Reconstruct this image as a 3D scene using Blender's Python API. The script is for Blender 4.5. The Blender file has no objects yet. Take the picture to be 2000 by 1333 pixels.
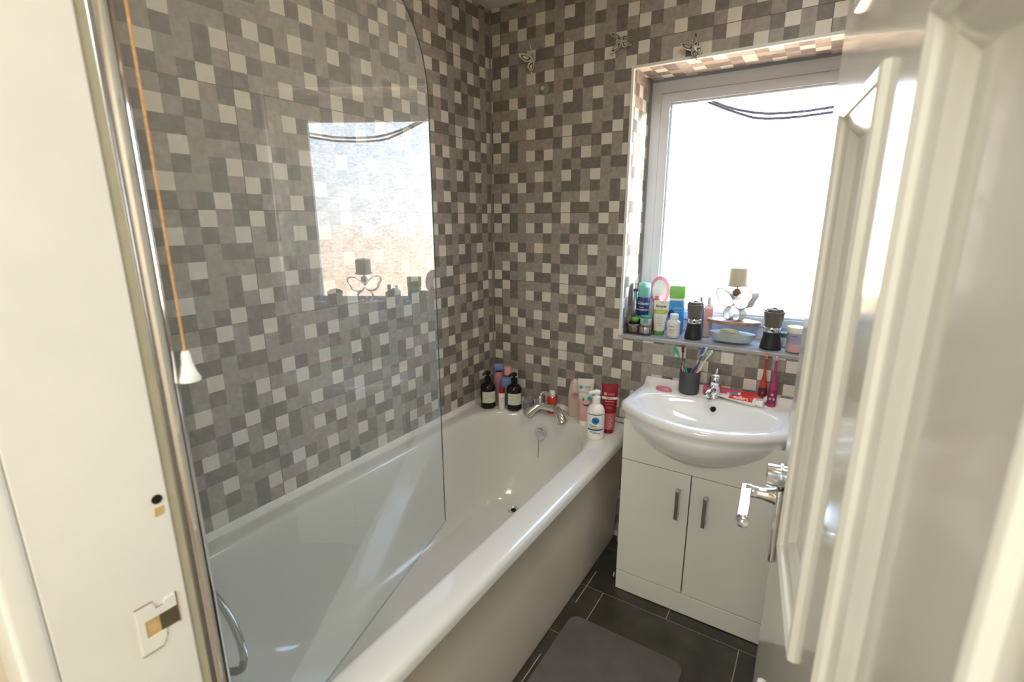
import bpy, bmesh, math, random
from mathutils import Vector, Matrix
random.seed(7)
S = bpy.context.scene
COL = S.collection
PI = math.pi

# ------------------------------------------------------------------ camera, world, light, exposure
cam_d = bpy.data.cameras.new('camera'); cam = bpy.data.objects.new('camera', cam_d); COL.objects.link(cam)
CAM = Vector((1.3371, -1.9249, 1.4128))
Rr, Rd, Rf = Vector((.843254, .537505, -.003432)), Vector((.126082, -.203999, -.970818)), Vector((-.522520, .818213, -.239793))
Rf.normalize(); Rr = (Rr - Rf * Rr.dot(Rf)).normalized(); Rd = Rf.cross(Rr).normalized()
M = Matrix((( Rr.x, -Rd.x, -Rf.x, CAM.x), (Rr.y, -Rd.y, -Rf.y, CAM.y), (Rr.z, -Rd.z, -Rf.z, CAM.z), (0, 0, 0, 1)))
cam.matrix_world = M
cam_d.sensor_width = 36; cam_d.lens = 36 * 960.69 / 2000; cam_d.clip_start = .01
cam_d.dof.use_dof = True; cam_d.dof.focus_distance = 2.1; cam_d.dof.aperture_fstop = 5.0
S.camera = cam

S.view_settings.view_transform = 'Standard'; S.view_settings.look = 'None'
S.view_settings.gamma = 1; S.view_settings.use_curve_mapping = False
S.view_settings.exposure = 0.14
S.cycles.use_denoising = True
S.cycles.max_bounces = 12; S.cycles.diffuse_bounces = 6; S.cycles.glossy_bounces = 6
S.cycles.transparent_max_bounces = 24; S.cycles.transmission_bounces = 8
S.cycles.caustics_reflective = False; S.cycles.caustics_refractive = False
S.cycles.sample_clamp_indirect = 8

W = bpy.data.worlds.new('daylight'); S.world = W; W.use_nodes = True
nt = W.node_tree; nt.nodes.clear()
tc = nt.nodes.new('ShaderNodeTexCoord'); sx = nt.nodes.new('ShaderNodeSeparateXYZ')
mr = nt.nodes.new('ShaderNodeMapRange'); mr.inputs['From Min'].default_value = -.30; mr.inputs['From Max'].default_value = .30
cr = nt.nodes.new('ShaderNodeValToRGB'); bg = nt.nodes.new('ShaderNodeBackground'); wo = nt.nodes.new('ShaderNodeOutputWorld')
el = cr.color_ramp.elements
el[0].position = 0; el[0].color = (1.0, .72, .54, 1)
el[1].position = 1; el[1].color = (.52, .70, 1.0, 1)
for p, c in ((.30, (1.0, .78, .60, 1)), (.44, (.94, .80, .70, 1)), (.50, (.86, .88, .90, 1)), (.66, (.80, .89, 1.0, 1)), (.80, (.66, .80, 1.0, 1))):
    e = el.new(p); e.color = c
nt.links.new(tc.outputs['Generated'], sx.inputs[0]); nt.links.new(sx.outputs['Z'], mr.inputs['Value'])
nt.links.new(mr.outputs[0], cr.inputs[0]); nt.links.new(cr.outputs[0], bg.inputs[0]); nt.links.new(bg.outputs[0], wo.inputs[0])
bg.inputs['Strength'].default_value = 11.0

def area(name, loc, rot, sx_, sy_, power, color, portal=False):
    l = bpy.data.lights.new(name, 'AREA'); l.shape = 'RECTANGLE'; l.size = sx_; l.size_y = sy_
    l.energy = power; l.color = color
    if portal: l.cycles.is_portal = True
    o = bpy.data.objects.new(name, l); o.location = loc; o.rotation_euler = rot; COL.objects.link(o); return o
area('window_daylight', (1.02, .29, 1.45), (-PI / 2, 0, 0), .76, 1.0, 1, (1, 1, 1), True)
sun_d = bpy.data.lights.new('sun', 'SUN'); sun_d.energy = 15; sun_d.angle = math.radians(4); sun_d.color = (.97, .98, 1.0)
sun = bpy.data.objects.new('sun', sun_d); COL.objects.link(sun); sun.location = (6, 2, 3)
sun.rotation_euler = Vector((-math.sin(math.radians(74)), -math.cos(math.radians(74)), -math.tan(math.radians(7)))).to_track_quat('-Z', 'Y').to_euler()
area('hall_lamp', (1.35, -2.75, 2.24), (0, 0, 0), 1.1, .8, 36, (.985, 1.0, .985))
area('bathroom_fill', (1.15, -.75, 2.235), (0, 0, 0), .26, .26, 3.6, (.985, 1.0, .99))  # fill light added under the ceiling to brighten the room, no fitting behind it

# ------------------------------------------------------------------ helpers
def lin(c):
    c = c.lstrip('#'); v = [int(c[i:i + 2], 16) / 255 for i in (0, 2, 4)]
    return tuple((x / 12.92 if x <= .04045 else ((x + .055) / 1.055) ** 2.4) for x in v)
MATS = {}
def mat(name, col, rough=.5, metal=0.0, var=.06, scale=30, bump=0.0, bscale=120, coat=0.0, spec=.5, trans=0.0, ior=1.45, sub=0.0):
    if name in MATS: return MATS[name]
    m = bpy.data.materials.new(name); m.use_nodes = True; t = m.node_tree; b = t.nodes['Principled BSDF']
    c = lin(col) if isinstance(col, str) else col
    o = t.nodes.new('ShaderNodeTexCoord'); n = t.nodes.new('ShaderNodeTexNoise'); n.inputs['Scale'].default_value = scale; n.inputs['Detail'].default_value = 5
    r = t.nodes.new('ShaderNodeValToRGB'); r.color_ramp.elements[0].position = .3; r.color_ramp.elements[1].position = .7
    r.color_ramp.elements[0].color = tuple(max(0, x * (1 - var)) for x in c) + (1,)
    r.color_ramp.elements[1].color = tuple(min(1, x * (1 + var)) for x in c) + (1,)
    t.links.new(o.outputs['Object'], n.inputs['Vector']); t.links.new(n.outputs[0], r.inputs[0]); t.links.new(r.outputs[0], b.inputs['Base Color'])
    b.inputs['Roughness'].default_value = rough; b.inputs['Metallic'].default_value = metal
    b.inputs['Coat Weight'].default_value = coat; b.inputs['Coat Roughness'].default_value = .05
    b.inputs['Specular IOR Level'].default_value = spec; b.inputs['Transmission Weight'].default_value = trans; b.inputs['IOR'].default_value = ior
    if sub: b.inputs['Subsurface Weight'].default_value = sub; b.inputs['Subsurface Radius'].default_value = (.02, .02, .015)
    if bump:
        bn = t.nodes.new('ShaderNodeTexNoise'); bn.inputs['Scale'].default_value = bscale; bp = t.nodes.new('ShaderNodeBump'); bp.inputs['Strength'].default_value = bump; bp.inputs['Distance'].default_value = .002
        t.links.new(o.outputs['Object'], bn.inputs['Vector']); t.links.new(bn.outputs[0], bp.inputs['Height']); t.links.new(bp.outputs[0], b.inputs['Normal'])
    MATS[name] = m; return m
def thin_glass(name, tint=(1, 1, 1), f0=.04, rough=0.0, ripple=0.0, rscale=60, pattern=0.0, power=1.0, veil=0.0):
    """thin clear sheet: Fresnel reflection over straight transmission"""
    if name in MATS: return MATS[name]
    m = bpy.data.materials.new(name); m.use_nodes = True; t = m.node_tree; t.nodes.clear(); N = t.nodes.new; L = t.links.new
    out = N('ShaderNodeOutputMaterial'); mix = N('ShaderNodeMixShader'); tr = N('ShaderNodeBsdfTransparent'); gl = N('ShaderNodeBsdfGlossy')
    g = N('ShaderNodeNewGeometry'); d = N('ShaderNodeVectorMath'); d.operation = 'DOT_PRODUCT'
    a = N('ShaderNodeMath'); a.operation = 'ABSOLUTE'; s = N('ShaderNodeMath'); s.operation = 'SUBTRACT'; s.inputs[0].default_value = 1
    p = N('ShaderNodeMath'); p.operation = 'POWER'; p.inputs[1].default_value = 5
    q = N('ShaderNodeMath'); q.operation = 'MULTIPLY_ADD'; q.inputs[1].default_value = (1 - f0) * power; q.inputs[2].default_value = f0
    L(g.outputs['Normal'], d.inputs[0]); L(g.outputs['Incoming'], d.inputs[1]); L(d.outputs['Value'], a.inputs[0]); L(a.outputs[0], s.inputs[1]); L(s.outputs[0], p.inputs[0]); L(p.outputs[0], q.inputs[0])
    L(q.outputs[0], mix.inputs[0]); L(tr.outputs[0], mix.inputs[1]); L(gl.outputs[0], mix.inputs[2]); L(mix.outputs[0], out.inputs[0])
    tr.inputs[0].default_value = tuple(tint) + (1,); gl.inputs['Roughness'].default_value = rough
    if veil:   # pale diffuse layer that paints a grey-green haze over the glass
        df = N('ShaderNodeBsdfDiffuse'); df.inputs[0].default_value = (.86, .90, .87, 1); m2 = N('ShaderNodeMixShader'); fn = N('ShaderNodeTexNoise'); fn.inputs['Scale'].default_value = 3
        fr = N('ShaderNodeMapRange'); fr.inputs['To Min'].default_value = veil * .7; fr.inputs['To Max'].default_value = veil * 1.3; ft = N('ShaderNodeTexCoord')
        L(ft.outputs['Object'], fn.inputs['Vector']); L(fn.outputs[0], fr.inputs['Value']); L(fr.outputs[0], m2.inputs[0]); L(mix.outputs[0], m2.inputs[1]); L(df.outputs[0], m2.inputs[2]); L(m2.outputs[0], out.inputs[0])
    if pattern:
        tc = N('ShaderNodeTexCoord'); mp = N('ShaderNodeMapping'); mp.inputs['Scale'].default_value = (rscale, rscale, rscale * 2.6)
        no = N('ShaderNodeTexNoise'); no.inputs['Scale'].default_value = 1; no.inputs['Detail'].default_value = 2; no.inputs['Distortion'].default_value = 1.2
        r = N('ShaderNodeValToRGB'); r.color_ramp.elements[0].position = .35; r.color_ramp.elements[1].position = .60
        lo = 1 - pattern; r.color_ramp.elements[0].color = tuple(x * lo for x in tint) + (1,); r.color_ramp.elements[1].color = tuple(tint) + (1,)
        bp = N('ShaderNodeBump'); bp.inputs['Strength'].default_value = ripple; bp.inputs['Distance'].default_value = .003
        L(tc.outputs['Object'], mp.inputs[0]); L(mp.outputs[0], no.inputs['Vector']); L(no.outputs[0], r.inputs[0]); L(r.outputs[0], tr.inputs[0])
        L(no.outputs[0], bp.inputs['Height']); L(bp.outputs[0], gl.inputs['Normal'])
    MATS[name] = m; return m

class MB:
    """collects shapes; build() links them as one mesh object"""
    def __init__(s): s.v = []; s.f = []; s.m = []
    def add(s, vs, fs, mi=0):
        b = len(s.v); s.v += [tuple(v) for v in vs]
        for f in fs: s.f.append(tuple(b + i for i in f)); s.m.append(mi)
        return s
    def box(s, x0, x1, y0, y1, z0, z1, mi=0, rot=None, at=(0, 0, 0)):
        vs = [(x, y, z) for z in (z0, z1) for y in (y0, y1) for x in (x0, x1)]
        if rot is not None: vs = [tuple(rot @ Vector(v) + Vector(at)) for v in vs]
        return s.add(vs, [(0, 2, 3, 1), (4, 5, 7, 6), (0, 1, 5, 4), (2, 6, 7, 3), (0, 4, 6, 2), (1, 3, 7, 5)], mi)
    def rbox(s, x0, x1, y0, y1, z0, z1, r=.003, mi=0):
        """box with rounded vertical edges and soft top and bottom"""
        loops = []
        for dz, ins in ((0, r), (r * .3, r * .3), (r, 0)): loops.append((z0 + dz, ins))
        for dz, ins in ((r, 0), (r * .3, r * .3), (0, r)): loops.append((z1 - dz, ins))
        L = [[(p[0], p[1], z) for p in rrect(x0 + i, x1 - i, y0 + i, y1 - i, max(r, .0005), 5, 1)] for z, i in loops]
        return s.loft(L, True, True, mi)
    def loft(s, loops, cap0=False, cap1=False, mi=0, closed=True):
        n = len(loops[0]); vs = [p for l in loops for p in l]; fs = []
        for i in range(len(loops) - 1):
            for j in range(n if closed else n - 1):
                k = (j + 1) % n; fs.append((i * n + j, i * n + k, (i + 1) * n + k, (i + 1) * n + j))
        if cap0: fs.append(tuple(reversed(range(n))))
        if cap1: fs.append(tuple((len(loops) - 1) * n + j for j in range(n)))
        return s.add(vs, fs, mi)
    def lathe(s, prof, n=32, c=(0, 0), mi=0, sx=1, sy=1, cap=True):
        L = [[(c[0] + r * sx * math.cos(2 * PI * j / n), c[1] + r * sy * math.sin(2 * PI * j / n), z) for j in range(n)] for r, z in prof]
        return s.loft(L, cap and prof[0][0] > 1e-6, cap and prof[-1][0] > 1e-6, mi)
    def tube(s, pts, r, n=12, mi=0, cap=True):
        P = [Vector(p) for p in pts]; R = r if isinstance(r, (list, tuple)) else [r] * len(P); L = []; up = None
        for i, p in enumerate(P):
            t = (P[min(i + 1, len(P) - 1)] - P[max(i - 1, 0)]).normalized()
            if up is None: up = t.orthogonal().normalized()
            up = (up - t * up.dot(t)).normalized(); w = t.cross(up)
            L.append([tuple(p + (up * math.cos(2 * PI * j / n) + w * math.sin(2 * PI * j / n)) * R[i]) for j in range(n)])
        return s.loft(L, cap, cap, mi)
    def prism(s, poly, d0, d1, axis='y', mi=0):
        """extrude a 2-D outline (a,b) along an axis"""
        f = {'y': lambda a, b, d: (a, d, b), 'z': lambda a, b, d: (a, b, d), 'x': lambda a, b, d: (d, a, b)}[axis]
        return s.loft([[f(a, b, d0) for a, b in poly], [f(a, b, d1) for a, b in poly]], True, True, mi)
    def strip(s, pts, y0, y1, t, mi=0):
        """bent band of metal: polyline in x,z with width along y and thickness t"""
        n = len(pts); L = []
        for i, (x, z) in enumerate(pts):
            a = Vector(pts[min(i + 1, n - 1)]) - Vector(pts[max(i - 1, 0)]); a.normalize(); nx, nz = -a.y * t / 2, a.x * t / 2
            L.append([(x + nx, y0, z + nz), (x + nx, y1, z + nz), (x - nx, y1, z - nz), (x - nx, y0, z - nz)])
        return s.loft(L, True, True, mi)
    def build(s, name, mats, parent=None, smooth=True, bevel=0, loc=None, angle=40):
        me = bpy.data.meshes.new(name); me.from_pydata(s.v, [], s.f)
        if not isinstance(mats, (list, tuple)): mats = [mats]
        for m in mats: me.materials.append(m)
        for p, mi in zip(me.polygons, s.m): p.material_index = mi
        bm = bmesh.new(); bm.from_mesh(me); bmesh.ops.recalc_face_normals(bm, faces=bm.faces); bm.to_mesh(me); bm.free()
        if smooth:
            me.polygons.foreach_set('use_smooth', [True] * len(me.polygons)); me.set_sharp_from_angle(angle=math.radians(angle))
        o = bpy.data.objects.new(name, me); COL.objects.link(o)
        if parent: o.parent = parent
        if loc: o.location = loc
        if bevel:
            b = o.modifiers.new('soft_edge', 'BEVEL'); b.width = bevel; b.segments = 3; b.limit_method = 'ANGLE'; b.angle_limit = math.radians(50)
        return o
def rrect(x0, x1, y0, y1, r, k=6, m=1):
    """rounded rectangle, counter-clockwise; r may be four radii (x1y0, x1y1, x0y1, x0y0)"""
    r = r if isinstance(r, (list, tuple)) else [r] * 4; pts = []
    cs = ((x1, y0, -PI / 2, -1, 1), (x1, y1, 0, -1, -1), (x0, y1, PI / 2, 1, -1), (x0, y0, PI, 1, 1))
    arcs = []
    for (cx, cy, a0, sx_, sy_), q in zip(cs, r):
        arcs.append([(cx + sx_ * q + q * math.cos(a0 + PI / 2 * i / k), cy + sy_ * q + q * math.sin(a0 + PI / 2 * i / k)) for i in range(k + 1)])
    for i in range(4):
        pts += arcs[i]; a, b = arcs[i][-1], arcs[(i + 1) % 4][0]
        for j in range(1, m): pts.append((a[0] + (b[0] - a[0]) * j / m, a[1] + (b[1] - a[1]) * j / m))
    return pts
def tag(o, label=None, cat=None, group=None, kind=None):
    if label: o['label'] = label
    if cat: o['category'] = cat
    if group: o['group'] = group
    if kind: o['kind'] = kind
    return o
def thing(name, label, cat, loc=(0, 0, 0), rz=0.0, group=None, tilt=None):
    o = bpy.data.objects.new(name, None); o.empty_display_size = .03; COL.objects.link(o); o.location = loc
    o.rotation_euler = (tilt[0], tilt[1], rz) if tilt else (0, 0, rz)
    return tag(o, label, cat, group)
def face(x, y):
    """turn so that local -Y looks towards the doorway"""
    return math.atan2(CAM.x - x, -(CAM.y - y))
def struct(o, label=None):
    o['kind'] = 'structure'
    if label: o['label'] = label
    return o
def text(s, size, m, parent, loc, bend=0.0, flip=False, name='lettering', squash=1.0, rx=0.0, ry=0.0, cx=0.0):
    """raised lettering; local x right, z up, facing -Y; bend = radius of the bottle it is printed on"""
    c = bpy.data.curves.new('t', 'FONT'); c.body = s; c.size = size; c.align_x = 'CENTER'; c.align_y = 'CENTER'; c.extrude = .00025; c.offset = size * .012
    t = bpy.data.objects.new('t', c); COL.objects.link(t)
    me = bpy.data.meshes.new_from_object(t.evaluated_get(bpy.context.evaluated_depsgraph_get()))
    bpy.data.objects.remove(t); bpy.data.curves.remove(c); me.name = name
    for v in me.vertices:
        x, y, z = v.co.x * squash, v.co.y, v.co.z
        if flip: x, y = -x, -y
        x += cx
        if bend: a = x / bend; v.co = ((bend + z) * math.sin(a), -(bend + z) * math.cos(a), y)
        else: v.co = (x, -z, y)
    me.materials.clear(); me.materials.append(m)
    o = bpy.data.objects.new(name, me); COL.objects.link(o); o.parent = parent; o.location = loc; o.rotation_euler = (rx, ry, 0); return o
def patch(r, z0, z1, a, n=16, r1=None, off=.0006, sx=1, sy=1):
    """curved label on the front of a round bottle, half-angle a"""
    r1 = r1 or r; L = []
    for rr, z in ((r + off, z0), (r1 + off, z1)):
        L.append([(rr * sx * math.sin(-a + 2 * a * i / n), -rr * sy * math.cos(-a + 2 * a * i / n), z) for i in range(n + 1)])
    for rr, z in ((r1 - .001, z1), (r - .001, z0)):
        L.append([(rr * sx * math.sin(-a + 2 * a * i / n), -rr * sy * math.cos(-a + 2 * a * i / n), z) for i in range(n + 1)])
    m = MB(); m.loft(L + [L[0]], closed=False)
    return m
def bars(parent, m, rows, r=0.0, y=0.0, name='small_print'):
    """lines of print too small to read: rows of (centre x, z, width, height)"""
    b = MB(); rb = random.Random(len(rows) * 7 + int(r * 1e4))
    for cx, z, w, h in rows:
        x = cx - w / 2
        while x < cx + w / 2 - .0008:
            e = min(cx + w / 2, x + rb.uniform(.002, .0055))
            if r: v = [((r + .0008) * math.sin(q / r), -(r + .0008) * math.cos(q / r), zz) for q, zz in ((x, z - h / 2), (e, z - h / 2), (e, z + h / 2), (x, z + h / 2))]
            else: v = [(q, y, zz) for q, zz in ((x, z - h / 2), (e, z - h / 2), (e, z + h / 2), (x, z + h / 2))]
            b.add(v, [(0, 1, 2, 3)]); x = e + .0011
    return b.build(name, m, parent, smooth=False)
def disc_patch(r, cz, rad, n=24, off=.0009, sq=1.0, cx=0.0):
    """round print on the front of a round bottle"""
    m = MB(); v = [(0, 0)] + [(rad * math.cos(2 * PI * i / n), rad * sq * math.sin(2 * PI * i / n)) for i in range(n)]
    def w(p, o): a = (p[0] + cx) / r; return ((r + o) * math.sin(a), -(r + o) * math.cos(a), cz + p[1])
    m.add([w(p, off) for p in v], [(0, i, i % n + 1) for i in range(1, n + 1)]); return m

# ------------------------------------------------------------------ materials
T_WHITE = mat('tile_cream', '#dfd9cb', .35, var=.03, scale=14)
T_MID = mat('tile_taupe', '#a19b91', .42, var=.16, scale=55, bump=.04, bscale=300)
T_MID2 = mat('tile_warm_taupe', '#a1968d', .42, var=.16, scale=55, bump=.04, bscale=300)
T_DARK = mat('tile_dark_brown_grey', '#7c766e', .42, var=.16, scale=55, bump=.04, bscale=300)
GROUT = mat('tile_grout', '#6e665c', .8)
TILES = [T_WHITE, T_MID, T_DARK, T_MID2, GROUT]
PAINT = mat('cream_gloss_paint', '#e8e7dd', .16, var=.025, scale=6, bump=.05, bscale=14, coat=.35)
FRAMEPAINT = mat('frame_cream_paint', '#edebe2', .3, var=.03, scale=9, bump=.10, bscale=22)
WALLPAINT = mat('hall_wall_paint', '#e6ddc8', .7, var=.03)
CEILP = mat('ceiling_paint', '#d8d5cc', .8, var=.05, scale=5)
UPVC = mat('white_upvc', '#cdd4dc', .25, var=.01)
ACRYL = mat('bath_enamel', '#dfddd4', .13, var=.015, scale=3, coat=.4)
PANEL = mat('bath_panel_plastic', '#e6ddcf', .3, var=.025, scale=5)
CERAM = mat('basin_ceramic', '#eeeeec', .08, var=.01, scale=3, coat=.5)
CAB = mat('cabinet_gloss_white', '#e6e5db', .18, var=.012, scale=4, coat=.2)
CHROME = mat('chrome', (.86, .86, .88), .07, 1.0, var=.02)
BRUSHED = mat('brushed_steel', (.50, .49, .47), .28, 1.0, var=.08)
DARKGAP = mat('dark_gap', '#17150f', .9)
BLACKP = mat('black_plastic', '#141313', .18, var=.05)
BLACKM = mat('black_matt', '#2a282a', .42, var=.08)
WHITEP = mat('white_plastic', '#f2efe6', .28, var=.012)
CREAML = mat('pale_paper_label', '#d9dbc4', .55, var=.05, scale=60)
INK = mat('dark_ink', '#3c3f3c', .6)
INKG = mat('grey_ink', '#8a8c86', .6)
INKW = mat('white_ink', '#f4f1ec', .5)
SLATE = [mat('slate_tile_%d' % i, c, .33, var=.4, scale=9, bump=.12, bscale=26) for i, c in enumerate(('#3a3a31', '#31322b', '#413e34'))]
FGROUT = mat('floor_grout', '#a9a48f', .8)
GREYRUB = mat('bath_mat_fabric', '#5d5d59', .9, var=.14, scale=12, bump=.4, bscale=420)
SCREEN = thin_glass('screen_glass', (.93, .97, .955), f0=.095, power=.95, veil=.11)
PANE = thin_glass('patterned_glass', (1, 1, 1), f0=.05, ripple=.3, rscale=52, pattern=.27)
CLEARP = thin_glass('clear_glass', (.86, .92, .97), f0=.06)
LILACP = thin_glass('lilac_clear_plastic', (.80, .76, .92), f0=.06)

# ------------------------------------------------------------------ tiled walls
SQ = .6 / 14
PAT = ['WDMMMMDWMMDWMD', 'MDMWDWMMDWMDMW', 'MMMMMDMDNDDMDD', 'DWDMWMMWDMWMMM', 'MMWDMDMDDMDMDW', 'WDMMMWDMMWMMDM', 'DMMWDDMWDDMDWD']
def tile_index(c, r, flip=False):
    c %= 14; r %= 7
    ch = PAT[6 - r][13 - c] if flip else PAT[r][c]
    return {'W': 0, 'M': 1 if (c * 5 + r * 3) % 4 else 3, 'D': 2, 'N': 3}[ch]
def tile_face(o, U, V, Nn, u0, u1, v0, v1, ucell, zseam=1.44, holes=(), flipf=None, name='wall', thick=.03, parent=None, vname=None):
    """tiled slab: mosaic-printed 600x300 tiles with fine grout joints. o+U*u+V*v, Nn points into the room"""
    o, U, V, Nn = Vector(o), Vector(U), Vector(V), Vector(Nn)
    G = .0011; us = {u0, u1}; vs = {v0, v1}
    k = math.floor((u0 - ucell) / SQ)
    while ucell + k * SQ < u1:
        x = ucell + k * SQ
        if k % 14 == 0: us |= {x - G, x + G}
        else: us.add(x)
        k += 1
    k = math.floor((v0 - zseam) / SQ)
    while zseam + k * SQ < v1:
        z = zseam + k * SQ
        if k % 7 == 0: vs |= {z - G, z + G}
        else: vs.add(z)
        k += 1
    for h in holes: us |= {h[0], h[1]}; vs |= {h[2], h[3]}
    us = sorted(x for x in us if u0 <= x <= u1); vs = sorted(z for z in vs if v0 <= z <= v1)
    m = MB(); idx = {}
    def vid(i, j):
        if (i, j) not in idx: idx[(i, j)] = len(m.v); m.v.append(tuple(o + U * us[i] + V * vs[j]))
        return idx[(i, j)]
    for i in range(len(us) - 1):
        for j in range(len(vs) - 1):
            cu, cv = (us[i] + us[i + 1]) / 2, (vs[j] + vs[j + 1]) / 2
            if any(h[0] < cu < h[1] and h[2] < cv < h[3] for h in holes): continue
            if us[i + 1] - us[i] < 1e-6 or vs[j + 1] - vs[j] < 1e-6: continue
            c = math.floor((cu - ucell) / SQ); r = math.floor((zseam - cv) / SQ)
            gu = abs((cu - ucell) / (14 * SQ) - round((cu - ucell) / (14 * SQ))) * 14 * SQ < G * .95
            gv = abs((cv - zseam) / (7 * SQ) - round((cv - zseam) / (7 * SQ))) * 7 * SQ < G * .95
            mi = 4 if gu or gv else tile_index(c, r, bool(flipf and flipf(c, r)))
            m.f.append((vid(i, j), vid(i + 1, j), vid(i + 1, j + 1), vid(i, j + 1))); m.m.append(mi)
    # closed body behind the tiles
    rects = [(u0, u1, v0, v1)]
    for h in holes:
        h = (h[0] - .004, h[1] + .004, h[2] - .004, h[3] + .004)
        rects = [(u0, h[0], v0, v1), (h[1], u1, v0, v1), (h[0], h[1], v0, h[2]), (h[0], h[1], h[3], v1)]
    for a, b, c, d in rects:
        if b - a < 1e-6 or d - c < 1e-6: continue
        P = [tuple(o + U * x + V * z - Nn * t) for t in (.0012, thick) for x, z in ((a, c), (b, c), (b, d), (a, d))]
        m.add(P, [(0, 1, 2, 3), (4, 7, 6, 5), (0, 4, 5, 1), (1, 5, 6, 2), (2, 6, 7, 3), (3, 7, 4, 0)], 4)
    me = bpy.data.meshes.new(name); me.from_pydata(m.v, [], m.f)
    for t in TILES: me.materials.append(t)
    for p, mi in zip(me.polygons, m.m): p.material_index = mi
    ob = bpy.data.objects.new(name, me); COL.objects.link(ob)
    if parent: ob.parent = parent
    return ob
ZC = 2.268; XR = 1.98; YF = -1.70
WX0, WX1, WZ0, WZ1 = .645, 1.40, .945, 1.95
XB = .0554; YL = .5494
wb = struct(tile_face((0, 0, 0), (1, 0, 0), (0, 0, 1), (0, -1, 0), 0, XR, 0, ZC, XB, holes=[(WX0, WX1, WZ0, WZ1)],
     flipf=lambda c, r: c < 0 and -14 <= r < 7, name='wall_back', thick=.25))
wl = struct(tile_face((0, 0, 0), (0, -1, 0), (0, 0, 1), (1, 0, 0), 0, 1.83, 0, ZC, YL - 14 * SQ * 0, name='wall_left', thick=.10))
# mirror the column order of the left wall: columns run towards the corner
def flip_left(ob):
    me = ob.data
    for p in me.polygons:
        if p.material_index == 4: continue
        c = p.center; d = -c.y
        if abs(c.x) > .0005: continue
        p.material_index = tile_index(math.floor((YL - d) / SQ), math.floor((1.44 - c.z) / SQ))
flip_left(wl)
m = MB(); m.box(XR, XR + .1, -1.83, .25, 0, ZC); wr = struct(m.build('wall_right', mat('bathroom_white_paint', '#e8e6de', .35, var=.02, scale=4), smooth=False))
# window reveal, tiled
rv = [tile_face((WX0, 0, 0), (0, 1, 0), (0, 0, 1), (1, 0, 0), 0, .205, WZ0, WZ1, .03, name='wall_reveal', thick=.004),
      tile_face((WX1, 0, 0), (0, 1, 0), (0, 0, 1), (-1, 0, 0), 0, .205, WZ0, WZ1, .03, name='wall_reveal', thick=.004),
      tile_face((0, 0, WZ1), (1, 0, 0), (0, 1, 0), (0, 0, -1), WX0, WX1, 0, .205, .70, zseam=.10, name='wall_reveal', thick=.004)]
for o in rv: struct(o)
m = MB(); m.box(WX0 + .0003, WX1 - .0003, .0005, .206, WZ0 - .004, WZ0); struct(m.build('trim_9', mat('grey_glazed_sill', '#a4a7aa', .10, var=.12, scale=12), smooth=False))
# front wall with the doorway, ceiling, hall
DX0, DX1, DZ = .69, 1.475, 2.02
m = MB(); m.box(-.10, DX0, -1.83, YF, 0, ZC); m.box(DX1, XR + .10, -1.83, YF, 0, ZC); m.box(DX0, DX1, -1.83, YF, DZ, ZC)
struct(m.build('wall_front', WALLPAINT, smooth=False))
m = MB(); m.box(-.1, XR + .1, -1.83, .25, ZC, ZC + .08)
ceil = struct(m.build('ceiling', CEILP, smooth=False))
m = MB(); m.box(-.4, 2.6, -3.6, -1.83, 2.35, 2.43); struct(m.build('ceiling_hall', CEILP, smooth=False))
for nm, b in (('wall_hall_left', (-.5, -.4, -3.6, -1.83, 0, 2.43)), ('wall_hall_right', (2.6, 2.7, -3.6, -1.83, 0, 2.43)), ('wall_hall_back', (-.5, 2.7, -3.7, -3.6, 0, 2.43)),
              ('wall_hall_front', (-.5, -.1, -1.88, -1.83, 0, 2.43))):
    m = MB(); m.box(*b); struct(m.build(nm, WALLPAINT, smooth=False))
m = MB(); m.box(XR + .1, 2.7, -1.88, -1.83, 0, 2.43); m.box(-.1, XR + .1, -1.88, -1.83, ZC, 2.43); struct(m.build('wall_hall_front', WALLPAINT, smooth=False))
# floor: slate tiles laid half-bond with pale grout
m = MB(); m.box(-.1, XR + .1, YF, .05, -.06, -.0015, 3)
k = 0
for j in range(-1, 8):
    ya, yb = -.367 - .265 * (j - 0), -.367 - .265 * (j - 1)
    off = .76 if j % 2 else .76 - .245
    for i in range(-3, 5):
        xa, xb = off + .487 * i, off + .487 * (i + 1)
        a, b, c, d = max(xa + .0016, -.1), min(xb - .0016, XR + .1), max(ya + .0016, YF), min(yb - .0016, .05)
        if b - a < .01 or d - c < .01: continue
        m.box(a, b, c, d, -.0015, 0, (i * 7 + j * 3 + k) % 3)
struct(m.build('floor', SLATE + [FGROUT], smooth=False))
m = MB(); m.box(-.5, 2.7, -3.7, YF, -.06, 0); struct(m.build('floor_hall', mat('hall_carpet', '#8d8172', .95, var=.2, scale=60), smooth=False))

# trims
TRIMW = mat('white_trim', '#e8e6de', .35, var=.01)
TRIMG = mat('grey_sill_edge', '#a9aaa6', .3, var=.05)
m = MB(); m.prism([(WX0 - .009, WZ0), (WX0 + .001, WZ0), (WX0 + .001, WZ1 - .001), (WX1 - .001, WZ1 - .001), (WX1 - .001, WZ0), (WX1 + .009, WZ0), (WX1 + .009, WZ1 + .009), (WX0 - .009, WZ1 + .009)], -.004, .012, 'y')
struct(m.build('trim_1', TRIMW, bevel=.0015))
m = MB(); m.box(WX0 - .009, WX1 + .009, -.004, .010, WZ0 - .011, WZ0 + .0015); struct(m.build('trim_2', TRIMG, bevel=.001))
m = MB(); m.box(-.001, .006, -.006, .001, .55, ZC); struct(m.build('trim_3', mat('corner_sealant', '#8d8578', .5), bevel=.002))
SEAL = mat('white_sealant', '#efece5', .4)
m = MB()
m.prism([(0, .560), (.012, .560), (.010, .567), (0, .582)], -1.69, -.001, 'y'); struct(m.build('trim_4', SEAL))
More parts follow.
